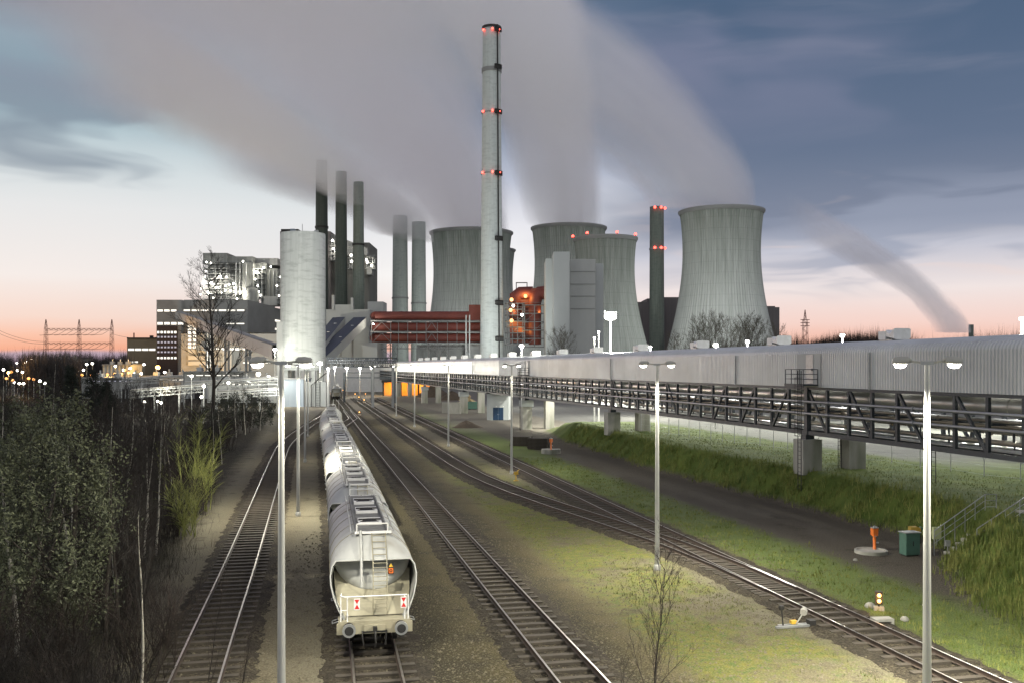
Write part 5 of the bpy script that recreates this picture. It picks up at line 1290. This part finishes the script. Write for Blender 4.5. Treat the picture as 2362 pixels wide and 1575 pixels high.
# point lever beside the points
p = G(1838, 1446); t = thing('point_lever', 'hand point lever with white weight and yellow plate beside the points', 'point lever', (p.x, p.y, 0), .22)
MB().box(-.9, .55, -.1, .02, .02, .10).build('beam', M['galv'], t); MB().box(-.7, .5, .12, .22, .02, .10).build('beam', M['galv'], t)
MB().tube((-.55,.05,.1),(-.62,.05,.75),.03).lathe([(.09,-.08),(.1,.0),(.09,.08)], 10, (-.62,.05,.78), True, True).build('lever', M['dark'], t)
MB().tube((0,.05,.12),(.35,.1,.55),.025).tube((.28,.0,.55),(.40,.16,.6),.13,n=16).build('weight', M['conc'], t)
MB().box(-.15, .1, .1, .3, .102, .22).build('plate', M['yellow'], t); MB().box(.5, .75, -.12, .2, .0, .25).build('box', M['dark'], t)
for (px, py), lab, sz in (((2035, 1437), 'concrete cable duct lid lying beside the far right track', (.38,.22,.22)),):
    p = G(px, py); t = MB(); t.box(-sz[0], sz[0], -sz[1], sz[1], .12, sz[2]).box(-sz[0], -sz[0] + .12, -sz[1], sz[1], -.02, .12).box(sz[0] - .12, sz[0], -sz[1], sz[1], -.02, .12)
    tag(t.build('cable_duct_lid', M['conc'], None, tuple(p), .1), lab, 'concrete lid')
for i, (px, py, s) in enumerate(((2007, 1400, .22), (2087, 1430, .17), (1973, 1292, .12), (2133, 1396, .1))):
    p = G(px, py); t = MB(); t.lathe([(s * .8, -.05), (s, s * .3), (s * .75, s * .7), (s * .3, s * .95)], 9, cap1=True, mod=lambda k: s * .18 * math.sin(k * 2.3))
    tag(t.build('stone', M['conc'], None, tuple(p)), ['pale stone lying left of the two-light dwarf signal', 'flat pale stone in the grass right of the dwarf signal', 'small stone in the grass left of the concrete ring', 'little stone in the grass near the right lamp pole'][i], 'stone')
# yellow point marker at the foot of a lamp
p = G(1190, 1108); t = thing('point_marker', 'little yellow point marker at the foot of a yard lamp', 'marker', (p.x, p.y, 0), .3)
MB().tube((0,0,0),(0,0,.55),.05).box(-.2,.2,-.12,.12,-.02,.06).build('post', M['yellow'], t); MB().box(-.18,.2,-.06,.06,.55,.8).tube((.1,0,.8),(.32,0,1.0),.04).build('head', M['yellow'], t)
# stacked old sleepers
def stack(label, px, py, n, m, L, rz):
    p = G(px, py); k = 0
    for j in range(m):
        for i in range(n):
            o = MB().box(-L / 2 + U(-.08,.08), L / 2 + U(-.08,.08), -.12, .12, 0, .15).build('old_sleeper', slp, None, (p.x + math.sin(-rz) * .29 * i * 1, p.y + .29 * i, .02 + .17 * j), rz)
            tag(o, label, 'sleeper', 'old sleepers in the stack')
stack('old dark railway sleeper piled in the stack behind a yard lamp, left pile', 1200, 1028, 5, 7, 2.6, -.25)
stack('old dark railway sleeper piled in the stack beside the thin standpipe, right pile', 1240, 1036, 5, 8, 2.5, -.25)
# hut with the blue door
p = G(1148, 968); t = thing('hut', 'small concrete hut with a blue double door below the gallery', 'hut', (p.x, p.y, 0), -.12)
hw = 2.05; hh_ = Z(907, p.y); HD = 4.5
MB().box(-hw, hw, 0, HD, -.1, hh_).build('wall', M['concpale'], t); MB().box(-hw - .1, hw + .1, -.1, HD + .1, hh_, hh_ + .18).build('roof', M['dark'], t)
for sx in (-1, 1):
    d_ = MB().box(*(sorted((.10 + sx * .02, .10 + sx * .98))), -.06, -.003, .0, 2.35).build('door', M['blue'], t); MB().box(.10 + sx * .12 - .03, .10 + sx * .12 + .03, -.1, -.062, 1.0, 1.15).build('handle', M['galv'], d_)
MB().box(-.35,-.15,-.12,-.003,2.45,2.62).build('wall_lamp', M['white'], t); MB().box(.95,1.15,-.12,-.003,2.45,2.62).build('wall_lamp', M['white'], t)
# low wall blocks and container left of the hut
for i, (px, py, w, h_) in enumerate(((1026, 952, 1.3, 2.2), (1047, 954, 2.7, 2.3))):
    p = G(px, py); t = MB(); t.box(-w / 2, w / 2, 0, 1.2, -.1, h_).box(-w/2 - .05, w/2 + .05, -.05, 1.25, h_, h_ + .12)
    for k in range(3): t.box(-w/2 + w * (k + .5) / 3 - .05, -w/2 + w * (k + .5) / 3 + .05, -.06, -.003, 0, h_ - .05)
    tag(t.build('concrete_bunker', M['conc'], None, tuple(p), -.1), ['small ribbed concrete bunker wall left of the lamp', 'wider ribbed concrete bunker wall beside the lamp pole'][i], 'concrete wall')
p = G(1092, 944); t = thing('skip', 'dark green skip container below the gallery', 'skip', (p.x, p.y, 0), -.2)
MB().prism([(-1.5,.15),(1.3,.15),(1.9,1.7),(-1.9,1.7)], 'y', 0, 1.9).build('tub', M['green'], t); MB().box(-1.95,1.95,-.06,1.96,1.7,1.82).build('rim', M['green'], t); MB().box(-1.2,-1,.1,1.8,-.02,.15).box(1,1.2,.1,1.8,-.02,.15).build('runner', M['dark'], t)
wood = pmat('cut_timber', (.42,.34,.20), (.25,.19,.10), 3, .8)
p = G(1077, 938); tm_ = MB()
for k in range(160):
    a = U(0, 6.3); r_ = U(0, 2.8); c_ = Vector((r_ * math.cos(a), r_ * math.sin(a) * .6, max(0, 2.6 - r_) * R())); v_ = Vector((U(-1,1), U(-1,1), U(-.5,.5))).normalized() * U(.5, 1.2); tm_.beam(c_ - v_, c_ + v_, U(.08,.2))
tag(tm_.build('timber_heap', wood, None, (p.x, p.y + 2, .4)), 'heap of pale scrap timber behind the green skip', 'timber heap')
earth = pmat('earth_heap', (.10,.075,.05), (.06,.045,.03), .8, .95, bump=.8, bscale=3)
for i, (px, py, r_, h_, lab) in enumerate(((1000, 915, 5.5, 4.0, 'dark earth heap beside the orange lit shed'), (1042, 922, 4.5, 2.6, 'yellowish earth heap right of the dark one'), (1075, 985, 2.6, 1.1, 'low overgrown earth mound by the far right track'))):
    p = G(px, py); hm = MB(); rows = []
    for j in range(9):
        rr_ = r_ * j / 8; rows.append([(rr_ * math.cos(a) * (1 + .15 * math.sin(3 * a + i)), rr_ * math.sin(a) * .8, h_ * (1 - (j / 8) ** 1.3) * (1 + .1 * math.sin(5 * a + j)) - .05) for a in [k_ * math.pi / 12 for k_ in range(24)]])
    tag(hm.grid(rows, True, True).build('earth_heap', earth, None, (p.x, p.y, 0)), lab, 'earth heap')
# orange lit shed at the far end
p = G(945, 912); t = thing('open_shed', 'low open shed lit orange inside, at the far end of the yard', 'shed', (p.x, p.y, 0), .1)
ow = pmat('ochre_wall', (.55,.30,.09), (.45,.24,.06), .5, .8)
MB().box(-9, 9, 6, 6.4, -.1, 5).build('back_wall', ow, t); MB().box(-9.6, 9.6, -.6, 7, 4.6, 5.4).build('roof', M['dark'], t)
for x in (-9, -3, 3, 9): MB().box(x - .3, x + .3, -.3, .3, -.1, 4.59).build('column', M['dark'], t)
for x in (-5, 4): MB().box(x - .5, x + .5, 2, 2.3, 4.4, 4.55).build('lamp', M['e_amber'], t); lamp_light(t, (x, 2.2, 4.0), 2600, (1,.45,.08), .4)
# ---------------------------------------------------------------- trees and plants
rng = np.random.default_rng(11)
bark = pmat('brown_bark', (.035,.028,.02), (.02,.016,.012), 3, .9, stretch=(1,1,.2))
birchb = pmat('birch_bark', (.42,.40,.34), (.25,.22,.17), 2.2, .8, stretch=(1,1,2.5), c3=(.06,.05,.04))
twig = pmat('dark_twigs', (.018,.014,.01), (.010,.008,.006), 2, .9)
twigred = pmat('reddish_twigs', (.026,.016,.011), (.015,.010,.007), 2, .9)
willowm = pmat('yellow_green_twigs', (.24,.25,.06), (.16,.18,.045), 1.2, .85)
leafm = pmat('small_grey_green_leaves', (.11,.12,.062), (.018,.024,.012), 2.2, .75)
conm = pmat('dark_needles', (.016,.022,.013), (.009,.014,.008), 2, .9)
def rdir(d, spread, up=0.0):
    v = Vector((random.gauss(0, 1), random.gauss(0, 1), random.gauss(0, 1))).normalized()
    return (d + v * spread + Vector((0, 0, up))).normalized()
def limb(mb, p, d, L, r, n=4, seg=4, wob=.12, up=.03, r1=.35):
    pts = [p]; rs = [r]; q = p
    for i in range(seg):
        d = rdir(d, wob, up); q = q + d * (L / seg); pts.append(q); rs.append(r * lerp(1, r1, (i + 1) / seg))
    mb.path(pts, rs, n, False); return pts, rs, d
def bare_tree(h, r, levels, n0, ang=.75, len0=.42, clear=.3, up=.05, lean=0.0, tseg=9, tw=.02, dens=1.0, droop=0.0):
    T, C = MB(), MB()
    pts, rs, _ = limb(T, Vector((0,0,-.2)), Vector((lean, 0, 1)).normalized(), h, r, 7, tseg, .07, .06, .10)
    def at(t):
        f = t * (len(pts) - 1); i = min(int(f), len(pts) - 2); return pts[i].lerp(pts[i+1], f - i), lerp(rs[i], rs[i+1], f - i), (pts[i+1] - pts[i]).normalized()
    def sub(p, d, L, rr, lv):
        mb = T if rr > .035 and lv == 0 else C
        bp, br, dd = limb(mb, p, d, L, max(rr, tw * .5), 4 if lv == 0 else 3, 4 if lv < 2 else 3, .18, up - droop * lv, .25)
        if lv >= levels: return
        for _ in range(max(2, int((5 if lv == 0 else 4) * dens))):
            f = U(.25, 1.0); i = min(int(f * (len(bp) - 1)), len(bp) - 2)
            q = bp[i].lerp(bp[i+1], f * (len(bp) - 1) - i); base = (bp[i+1] - bp[i]).normalized()
            sub(q, rdir(base, .62, up), L * U(.38, .62), rr * .5, lv + 1)
    for k in range(n0):
        t_ = clear + (1 - clear) * ((k + R() * .8) / n0); p, rr, d0 = at(min(t_, .985)); a = k * 2.4 + U(-.5, .5)
        o = Vector((math.cos(a), math.sin(a), 0)); d = (d0 * math.cos(ang) + o * math.sin(ang)).normalized()
        sub(p, d, h * len0 * (1 - .62 * (t_ - clear) / (1 - clear)) * U(.75, 1.15), max(rr * .5, tw), 0)
    return T, C
def tree_thing(name, label, cat, T, C, tm_, cm_, loc, rz=0, group=None):
    t = thing(name, label, cat, loc, rz, group); T.build('trunk', tm_, t); C.build('crown', cm_, t); return t
def solve(px, Y): return X(px, Y)
# tall bare tree before the turbine hall
random.seed(21)
T, C = bare_tree(23.6, .32, 3, 34, .78, .26, .30, .06, 0, 12, .03, 1.15)
tree_thing('tall_bare_tree', 'tall bare tree standing alone in front of the turbine hall', 'tree', T, C, bark, twig, (X(489, 125), 125, 0))
# prototypes of the wood
random.seed(5)
PB = []
for i, (h, r, lv, n0, ang, l0, cl, tb, tc_) in enumerate(((9, .085, 2, 20, .5, .26, .35, birchb, twig), (8.5, .075, 2, 18, .55, .28, .4, birchb, twig), (8, .10, 3, 12, .6, .40, .25, bark, twig), (7, .08, 3, 14, .75, .42, .12, bark, twigred))):
    T, C = bare_tree(h, r, lv, n0, ang, l0, cl, .07, U(-.08,.08), 10, .012)
    nm = 'birch' if tb is birchb else 'bare_tree'
    PB.append((tree_thing(nm, 'x', 'birch' if tb is birchb else 'tree', T, C, tb, tc_, (0,0,0), 0, 'thin trees of the wood on the left'), h))
used = set()
def put(i, x, y, h, lab, rz=None):
    o, h0 = PB[i]
    if i in used: o = copy_tree(o)
    used.add(i); o.location = (x, y, 0); o.rotation_euler = (0, 0, U(0, 6.3) if rz is None else rz); s_ = h / h0; o.scale = (s_ if s_ < 1.15 else 1.1, s_ if s_ < 1.15 else 1.1, s_); o['label'] = lab; return o
named = [(0, 395, 72, 900, 'white-barked birch leaning right at the edge of the lit willow'), (1, 326, 28.5, 1160, 'nearest pale slender trunk rising from the bottom of the wood'), (0, 490, 92, 935, 'thin birch stem just below the tall bare tree'), (1, 512, 98, 930, 'curved thin birch right of the tall bare tree'),
         (2, 272, 34, 1060, 'forked mossy trunk in the middle of the dark wood'), (0, 40, 33, 872, 'pale stem behind the leafy tree at the far left'), (1, 236, 60, 960, 'thin pale stem between the leafy tree and the forked trunk'), (0, 545, 135, 885, 'slim birch with light trunk near the silo lamp'), (1, 566, 140, 880, 'second slim birch near the silo lamp'), (0, 600, 150, 890, 'small birch right of the slim pair near the silo'), (1, 112, 75, 830, 'pale trunk rising between the conifers and the leafy tree'), (1, 345, 55, 980, 'light grey stem left of the white-barked birch')]
random.seed(9)
for i, px, Y, py, lab in named: put(i, X(px, Y), Y, Z(py, Y), lab, {395: 0.4}.get(px))
edge = [(20,-9.6),(30,-11.9),(48,-16.9),(63,-21.0),(86,-27.8),(110,-33),(140,-39.5),(190,-49)]
random.seed(31); cnt = 0; tries = 0
while cnt < 96 and tries < 4000:
    tries += 1; Y = 26 + 130 * R() ** 1.25; x = interp(Y, edge) - 1.2 - U(0, 1) ** 1.4 * (10 + Y * .28)
    if x / Y < -.60: continue
    px = CX + F * x / Y
    hh = 10 - U(48, 150) * Y / F if px > 90 else 10 - U(40, 110) * Y / F
    if 420 < px < 620: hh = 10 - U(70, 150) * Y / F
    if hh < 2.2 or (px < 240 and Y < 37): continue
    i = random.choice((0, 1, 2, 2, 3, 3, 3)); cnt += 1
    put(i, x, Y, hh, 'slender bare birch among the dark trees of the wood on the left' if i < 2 else 'bare dark tree in the thick of the wood on the left')
# thickets along the wood edge
random.seed(14)
def shrub_proto(h, stems, mat_, label, lv=2):
    T, C = MB(), MB()
    for k in range(stems):
        a = U(0, 6.3); d = Vector((math.cos(a) * U(.1,.55), math.sin(a) * U(.1,.55), 1)).normalized()
        pts, rs, dd = limb(T, Vector((U(-.5,.5), U(-.5,.5), -.1)), d, h * U(.7, 1.1), .022, 4, 6, .14, .02, .25)
        for _ in range(11):
            f = U(.2, 1) * (len(pts) - 1); i = min(int(f), len(pts) - 2); p = pts[i].lerp(pts[i+1], f - i); b_, _, d2 = limb(C, p, rdir((pts[i+1] - pts[i]).normalized(), .6, .1), h * U(.15,.35), .009, 3, 3, .2, .03, .3)
            for _ in range(3): limb(C, b_[random.choice((1,2))], rdir(d2, .7), h * U(.08,.16), .006, 3, 2, .2)
    return tree_thing('bare_shrub', label, 'shrub', T, C, mat_, mat_, (0,0,0), 0, 'bare shrubs at the edge of the wood')
sp = [shrub_proto(3.0, 13, twigred, 'x'), shrub_proto(2.4, 16, twig, 'x')]; su = set()
for k in range(64):
    Y = 24 + 125 * R() ** 1.9; x = interp(Y, edge) + U(-5.5, .6)
    i = k % 2; o = sp[i] if i not in su else copy_tree(sp[i]); su.add(i); o.location = (x, Y, 0); o.rotation_euler = (0, 0, U(0, 6.3)); q = U(.7, 1.25); o.scale = (q, q, q); o['label'] = 'bare brown shrub in the undergrowth at the edge of the wood'
# lit yellow-green willow thicket
random.seed(77)
def willow(label, px, Y, py, w, n):
    T, C = MB(), MB(); h = Z(py, Y)
    for k in range(n):
        a = U(0, 6.3); d = Vector((math.cos(a) * U(.05,.42) * w, math.sin(a) * U(.05,.42) * w, 1)).normalized()
        pts, rs, dd = limb(T, Vector((U(-.6,.6) * w, U(-.6,.6) * w, -.1)), d, h * U(.6, 1.0), .035, 4, 8, .11, .0, .2)
        for _ in range(34):
            f = U(.15, 1) * (len(pts) - 1); i = min(int(f), len(pts) - 2); p = pts[i].lerp(pts[i+1], f - i)
            d2 = rdir((pts[i+1] - pts[i]).normalized(), .8, .25); q = p; L = U(.5, 1.5); ps = [p]
            for s_ in range(5): q = q + d2 * (L / 5); d2 = (d2 + Vector((0, 0, -.13))).normalized(); ps.append(q)
            C.path(ps, [.011, .010, .009, .008, .006, .004], 3, False)
    return tree_thing('willow', label, 'willow', T, C, willowm, willowm, (X(px, Y), Y, 0), 0, 'yellow green willows lit by the lamps')
willow('tall yellow-green willow lit by lamps, left of the tall bare tree', 438, 76, 925, 1.5, 15)
willow('lower yellow-green willow bush at the gravel edge', 452, 66, 1020, 1.5, 12)
willow('yellow-green willow bush furthest forward by the gravel edge', 425, 56, 1105, 1.2, 9)
# leafy tree on the left
def leafy(label, x, y, cz, rx, rz_, nclump, nleaf, lsz, group=None, mat_=None):
    t = thing('leafy_tree', label, 'tree', (x, y, 0), 0, group); T = MB()
    limb(T, Vector((0,0,-.2)), Vector((.1,.0,1)).normalized(), cz + rz_ * .5, .16, 6, 8, .1)
    for k in range(14): limb(T, Vector((0,0,cz * U(.3,1.1))), rdir(Vector((0,0,.6)), .9), rx * .9, .05, 4, 5, .15)
    T.build('trunk', bark, t)
    v = rng.normal(size=(nclump, 3)); v /= np.linalg.norm(v, axis=1)[:, None]; rad = rng.uniform(.35, 1, nclump) ** .45
    c = v * rad[:, None] * np.array([rx, rx, rz_]) * rng.uniform(.82, 1.12, nclump)[:, None]
    idx = rng.integers(0, nclump, nleaf); p = c[idx] + rng.normal(size=(nleaf, 3)) * np.array([.17, .17, .24]) ; p[:, 2] += cz
    p = p[p[:, 2] > .2]; n = len(p)
    a = rng.normal(size=(n, 3)); a /= np.linalg.norm(a, axis=1)[:, None]; b = np.cross(a, rng.normal(size=(n, 3))); b /= np.linalg.norm(b, axis=1)[:, None]
    sz = (.35 + 1.3 * rng.uniform(0, 1, n) ** 2)[:, None] * lsz
    q = np.stack([p - a * sz, p + b * sz * .45, p + a * sz, p - b * sz * .45], 1).reshape(-1, 3)
    fast_mesh('crown', q, n, 4, mat_ or leafm, t); return t
leafy('big leafy tree with small grey-green leaves filling the left edge', -15.3, 31.5, 5.0, 2.4, 4.3, 420, 30000, .055)
leafy('second leafy tree behind, at the very edge of the picture on the left', -23.0, 43, 4.6, 3.0, 4.6, 320, 20000, .075)
# conifers
def conifer(label, px, Y, py, w, seed):
    r_ = np.random.default_rng(seed); h = Z(py, Y); t = thing('conifer', label, 'conifer', (X(px, Y), Y, 0), 0, 'dark conifers in the wood')
    MB().path([(0,0,-.2), (0,0,h * .6), (0,0,h)], [.18, .1, .02], 6).build('trunk', bark, t)
    P_ = []
    for k in range(230):
        f = r_.uniform(.04, 1) ; z = h * (1 - f); L = w * (f ** .75) * r_.uniform(.6, 1.1); a = r_.uniform(0, 6.3); n = int(26 + 60 * f)
        s_ = r_.uniform(.1, 1, n); pp = np.stack([np.cos(a) * L * s_, np.sin(a) * L * s_, z - .25 * L * s_ + .18 * L * s_ ** 2], 1) + r_.normal(size=(n, 3)) * .10 * (1 + L * .2); P_.append(pp)
    p = np.concatenate(P_); n = len(p); a = r_.normal(size=(n, 3)); a /= np.linalg.norm(a, axis=1)[:, None]; b = np.cross(a, r_.normal(size=(n, 3))); b /= np.linalg.norm(b, axis=1)[:, None]
    sz = r_.uniform(.10, .22, n)[:, None]; q = np.stack([p - a * sz, p + b * sz * .35, p + a * sz], 1).reshape(-1, 3); fast_mesh('crown', q, n, 3, conm, t)
conifer('narrow dark conifer with the highest tip in the wood', 162, 88, 833, 3.0, 1)
conifer('broad dark conifer right of the narrow one', 215, 92, 846, 4.6, 2)
conifer('third dark conifer, lower, behind the forked trunk', 246, 84, 872, 3.2, 3)
conifer('low dark conifer left of the narrow one', 120, 80, 885, 3.4, 4)
# dark bushes near the silo
for i, (px, Y, py, w) in enumerate(((560, 150, 905, 4.0), (515, 140, 915, 3.2), (598, 160, 915, 3.0), (470, 120, 935, 2.6))):
    leafy(['dark round bush left of the slim birches', 'dark bush below the tall bare tree', 'dark bush at the edge of the track by the silo', 'small dark bush behind the willow'][i], X(px, Y), Y, Z(py, Y) * .5, w, Z(py, Y) * .55, 120, 6000, .10, None, pmat('dark_bush_leaves', (.03,.034,.018), (.016,.02,.011), 2, .85))
# sapling at the bottom by the points and a smaller one
random.seed(3)
T, C = bare_tree(5.5, .035, 2, 20, .5, .30, .22, .10, 0, 9, .009)
tree_thing('bare_sapling', 'thin bare sapling standing in front of the points at the bottom', 'sapling', T, C, twig, twigred, (X(1506, 24.5), 24.5, 0), .6)
T, C = bare_tree(2.9, .018, 1, 12, .5, .35, .15, .10, 0, 7, .007)
tree_thing('bare_sapling', 'smaller bare sapling left of the thin one at the bottom', 'sapling', T, C, twig, twigred, (X(1440, 23.8), 23.8, 0))
random.seed(8)
for i, (px, Y, h) in enumerate(((468, 27, 4.8), (540, 26, 3.6))):
    T, C = bare_tree(h, .02, 1, 10, .4, .3, .2, .1, .06, 8, .007); tree_thing('bare_sapling', ['thin bare stem before the leftmost track', 'second thin bare stem between the leftmost track and the lamp'][i], 'sapling', T, C, twig, twigred, (X(px, Y), Y, 0))
# bare trees behind the gallery at the foot of the biggest tower
random.seed(44)
T, C = bare_tree(16, .22, 3, 22, .75, .42, .15, .06, 0, 8, .035, 1.2)
fp = tree_thing('bare_tree', 'bare tree at the foot of the biggest cooling tower', 'tree', T, C, bark, pmat('grey_twigs', (.11,.10,.075), (.075,.07,.05), 2, .9), (0,0,0), 0, 'bare trees at the foot of the biggest tower')
for i, (px, py, Y) in enumerate(((1612, 742, 300), (1632, 752, 280), (1650, 738, 310), (1668, 750, 290), (1590, 770, 300), (1700, 760, 270), (1722, 748, 300), (1742, 742, 310), (1760, 752, 290), (1690, 768, 260), (1775, 764, 280), (1300, 770, 290), (1288, 778, 280), (1563, 782, 260))):
    o = fp if i == 0 else copy_tree(fp); o.location = (X(px, Y), Y, 0); o.rotation_euler = (0, 0, U(0, 6)); q = Z(py, Y) / 16; o.scale = (q * .8, q * .8, q)
    o['label'] = 'bare tree at the foot of the biggest cooling tower' if i not in (11, 12, 13) else ['bare tree before the tall pale slab', 'lower bare tree before the tall pale slab', 'low bare tree left of the biggest tower foot'][i - 11]
    if i in (11, 12, 13): del o['group']
# far woods that read as one mass
def wood(name, label, items, mat_, tw_, n_tw):
    V = []
    for px, py, Y, w in items:
        h = Z(py, Y); x = X(px, Y); n = n_tw
        z0_ = rng.uniform(.0, .55, n) * h; a = rng.uniform(0, 6.3, n); L = h * rng.uniform(.2, .5, n); tilt = rng.uniform(.1, .75, n)
        p = np.stack([x + rng.normal(0, w * .25, n), Y + rng.normal(0, w * .3, n), z0_], 1)
        d = np.stack([np.cos(a) * np.sin(tilt), np.sin(a) * np.sin(tilt), np.cos(tilt)], 1) * L[:, None]
        e = p + d; e[:, 2] = np.minimum(e[:, 2], h * (1 - .35 * ((e[:, 0] - x) / w) ** 2)); s_ = np.stack([np.cos(a + 1.57), np.sin(a + 1.57), np.zeros(n)], 1) * tw_
        V.append(np.stack([p - s_, p + s_, e], 1).reshape(-1, 3))
    q = np.concatenate(V); return tag(fast_mesh(name, q, len(q) // 3, 3, mat_), label, 'woodland', None, 'stuff')
it = []
for k in range(120):
    px = U(1795, 2400); Y = U(330, 520); top = 752 + 10 * math.sin(px * .021) + U(-8, 14); it.append((px, top, Y, U(4, 7)))
wood('far_woodland', 'bare reddish wood on the skyline behind the gallery', it, twigred, .10, 420)
it = [(U(-60, 300), 806 + U(-12, 14), U(440, 600), U(5, 9)) for k in range(70)] + [(U(60, 170), 796 + U(-8, 12), U(300, 360), U(4, 7)) for k in range(14)] + [(U(180, 300), 818 + U(-6, 8), U(640, 800), U(8, 12)) for k in range(30)]
wood('far_woodland', 'bare grey wood below the red lattice gantry', it, pmat('far_grey_twigs', (.05,.045,.045), (.035,.03,.03), .2, .9), .12, 380)
it = [(1870 + 170 * k / 60, 757 + 22 * abs(k / 60 - .5) ** 1.6 * 2.2 + U(-3, 4), U(430, 470), U(3, 5)) for k in range(61)]
wood('far_woodland', 'dark dense thicket on the skyline left of the biggest roof ventilator', it, pmat('dark_thicket', (.03,.026,.02), (.018,.016,.013), .25, .95), .22, 520)
# ---------------------------------------------------------------- grass and undergrowth
m, g, b, out = newmat('grass_blades')
P = coords(g); na = g.noise(P, .8, 5, .7); nb = g.noise(P, 4.5, 3, .7)
c = g.mix(g.mr(na, .40, .60), (.078,.112,.022), (.21,.22,.062)); c = g.mix(g.mr(nb, .52, .72, 0, .6), c, (.19,.18,.075)); c = g.mix(g.mr(nb, .45, .28, 0, .6), c, (.04,.06,.014))
g.put(b.inputs['Base Color'], c); b.inputs['Roughness'].default_value = .8; b.inputs['Specular IOR Level'].default_value = .2
grassm = m
def blades(name, label, x, y, hmin, hmax, wid, mat_, kind='stuff', lean=.5):
    n = len(x); z = hnp(x, y); a = rng.uniform(0, 6.283, n); h = rng.uniform(hmin, hmax, n) if np.isscalar(hmin) else rng.uniform(.6, 1.0, n) * hmax
    w = wid * rng.uniform(.6, 1.3, n); l = lean * h * rng.uniform(.1, 1.0, n); a2 = a + rng.uniform(.8, 2.3, n)
    p = np.stack([x, y, z - .02], 1); s_ = np.stack([np.cos(a) * w, np.sin(a) * w, np.zeros(n)], 1); e = p + np.stack([np.cos(a2) * l, np.sin(a2) * l, h], 1)
    q = np.stack([p - s_, p + s_, e], 1).reshape(-1, 3); o = fast_mesh(name, q, n, 3, mat_); return tag(o, label, 'grass', None, kind)
def clump(n, per, xr, yr, sig, keep):
    cx_ = rng.uniform(*xr, n); cy_ = yr[0] + (yr[1] - yr[0]) * rng.uniform(0, 1, n) ** 1.7
    k = keep(cx_, cy_); cx_, cy_ = cx_[k], cy_[k]
    return (np.repeat(cx_, per) + rng.normal(0, sig, len(cx_) * per), np.repeat(cy_, per) + rng.normal(0, sig, len(cy_) * per))
x, y = clump(26000, 8, (2, 34), (26, 128), .2, lambda x, y: (hnp(x, y) > .08) & (x < np.interp(y, _ty, _tx) + np.interp(y, _wy, _wx) * .9 + rng.normal(0, .3, len(x))) & (x / y < .58))
blades('bank_grass', 'long tufted grass covering the bank on the right', x, y, .2, .62, .030, grassm)
x, y = clump(16000, 7, (6, 50), (26, 128), .45, lambda x, y: (x > np.interp(y, _ty, _tx) + np.interp(y, _wy, _wx) * .8) & (x < np.interp(y, _ty, _tx) + 12 + rng.normal(0, 2, len(x))) & (x / y < .58))
blades('meadow_grass', 'short pale grass on the level ground below the gallery', x, y, .05, .2, .022, grassm)
uu = lambda x, y: x + .2135 * y
x, y = clump(15000, 6, (-4, 24), (26, 105), .12, lambda x, y: (uu(x, y) > 22.9 + rng.normal(0, .3, len(x))) & (uu(x, y) < 27.0 + rng.normal(0, .6, len(x))) & (hnp(x, y) < .3))
blades('verge_grass', 'short green grass along the far right track', x, y, .06, .24, .022, grassm)
def patch(x, y): return np.sin(x * .9 + y * .33) + np.sin(x * .41 - y * .21 + 1.3) + .8 * np.sin(x * 1.9 + y * .7)
x, y = clump(16000, 5, (-9, 13), (26, 80), .10, lambda x, y: (uu(x, y) > 12.4) & (uu(x, y) < 18.4) & (patch(x, y) > rng.normal(.15, .6, len(x))))
m2 = pmat('dry_yellow_grass', (.13,.125,.035), (.07,.095,.025), 1.4, .85, c3=(.19,.165,.07))
blades('dry_grass', 'thin yellowish grass creeping over the gravel between the tracks', x, y, .03, .15, .017, m2)
x, y = clump(15000, 5, (-40, -11), (22, 90), .25, lambda x, y: (x < np.interp(y, [p[0] for p in edge], [p[1] for p in edge]) + rng.normal(.3, .7, len(x))) & (x / y > -.6))
blades('undergrowth', 'dark brown undergrowth on the floor of the wood', x, y, .2, 1.1, .008, pmat('dead_stalks', (.028,.022,.011), (.010,.009,.006), 1.2, .9, c3=(.06,.058,.02)), lean=.9)
x, y = clump(5200, 4, (-62, -11), (24, 130), .35, lambda x, y: (x < np.interp(y, [p[0] for p in edge], [p[1] for p in edge]) - .8) & (x / y > -.6) & ~((x / y < -.43) & (y < 33)))
blades('thicket', 'dense dark bare stems filling the wood on the left', x, y, 1.2, 4.6, .014, pmat('thicket_stems', (.012,.010,.007), (.007,.006,.004), 1.0, .95), lean=.45)
# scattered loose stones on the gravel
n = 30000; x = rng.uniform(-12, 14, n); y = 24 + 40 * rng.uniform(0, 1, n) ** 1.8; ok = (uu(x, y) > -6) & (uu(x, y) < 24) & (x / y < .5); x, y = x[ok], y[ok]; n = len(x)
r_ = (.018 + .055 * rng.uniform(0, 1, n) ** 3)[:, None]; c = np.stack([x, y, hnp(x, y) + .01], 1); a = rng.uniform(0, 6.3, (n, 1))
k3 = [np.concatenate([np.cos(a + t), np.sin(a + t), np.zeros((n, 1))], 1) * r_ * rng.uniform(.7, 1.2, (n, 1)) for t in (0, 1.57, 3.14, 4.71)]; tp = np.concatenate([np.zeros((n, 2)), r_ * .8], 1)
q = np.concatenate([np.stack([c + k3[i], c + k3[(i + 1) % 4], c + tp], 1) for i in range(4)], 0).reshape(-1, 3)
tag(fast_mesh('loose_stones', q, len(q) // 3, 3, pmat('loose_stone', (.15,.13,.085), (.08,.07,.045), 5, .9)), 'loose pale stones strewn over the gravel', 'stones', None, 'stuff')
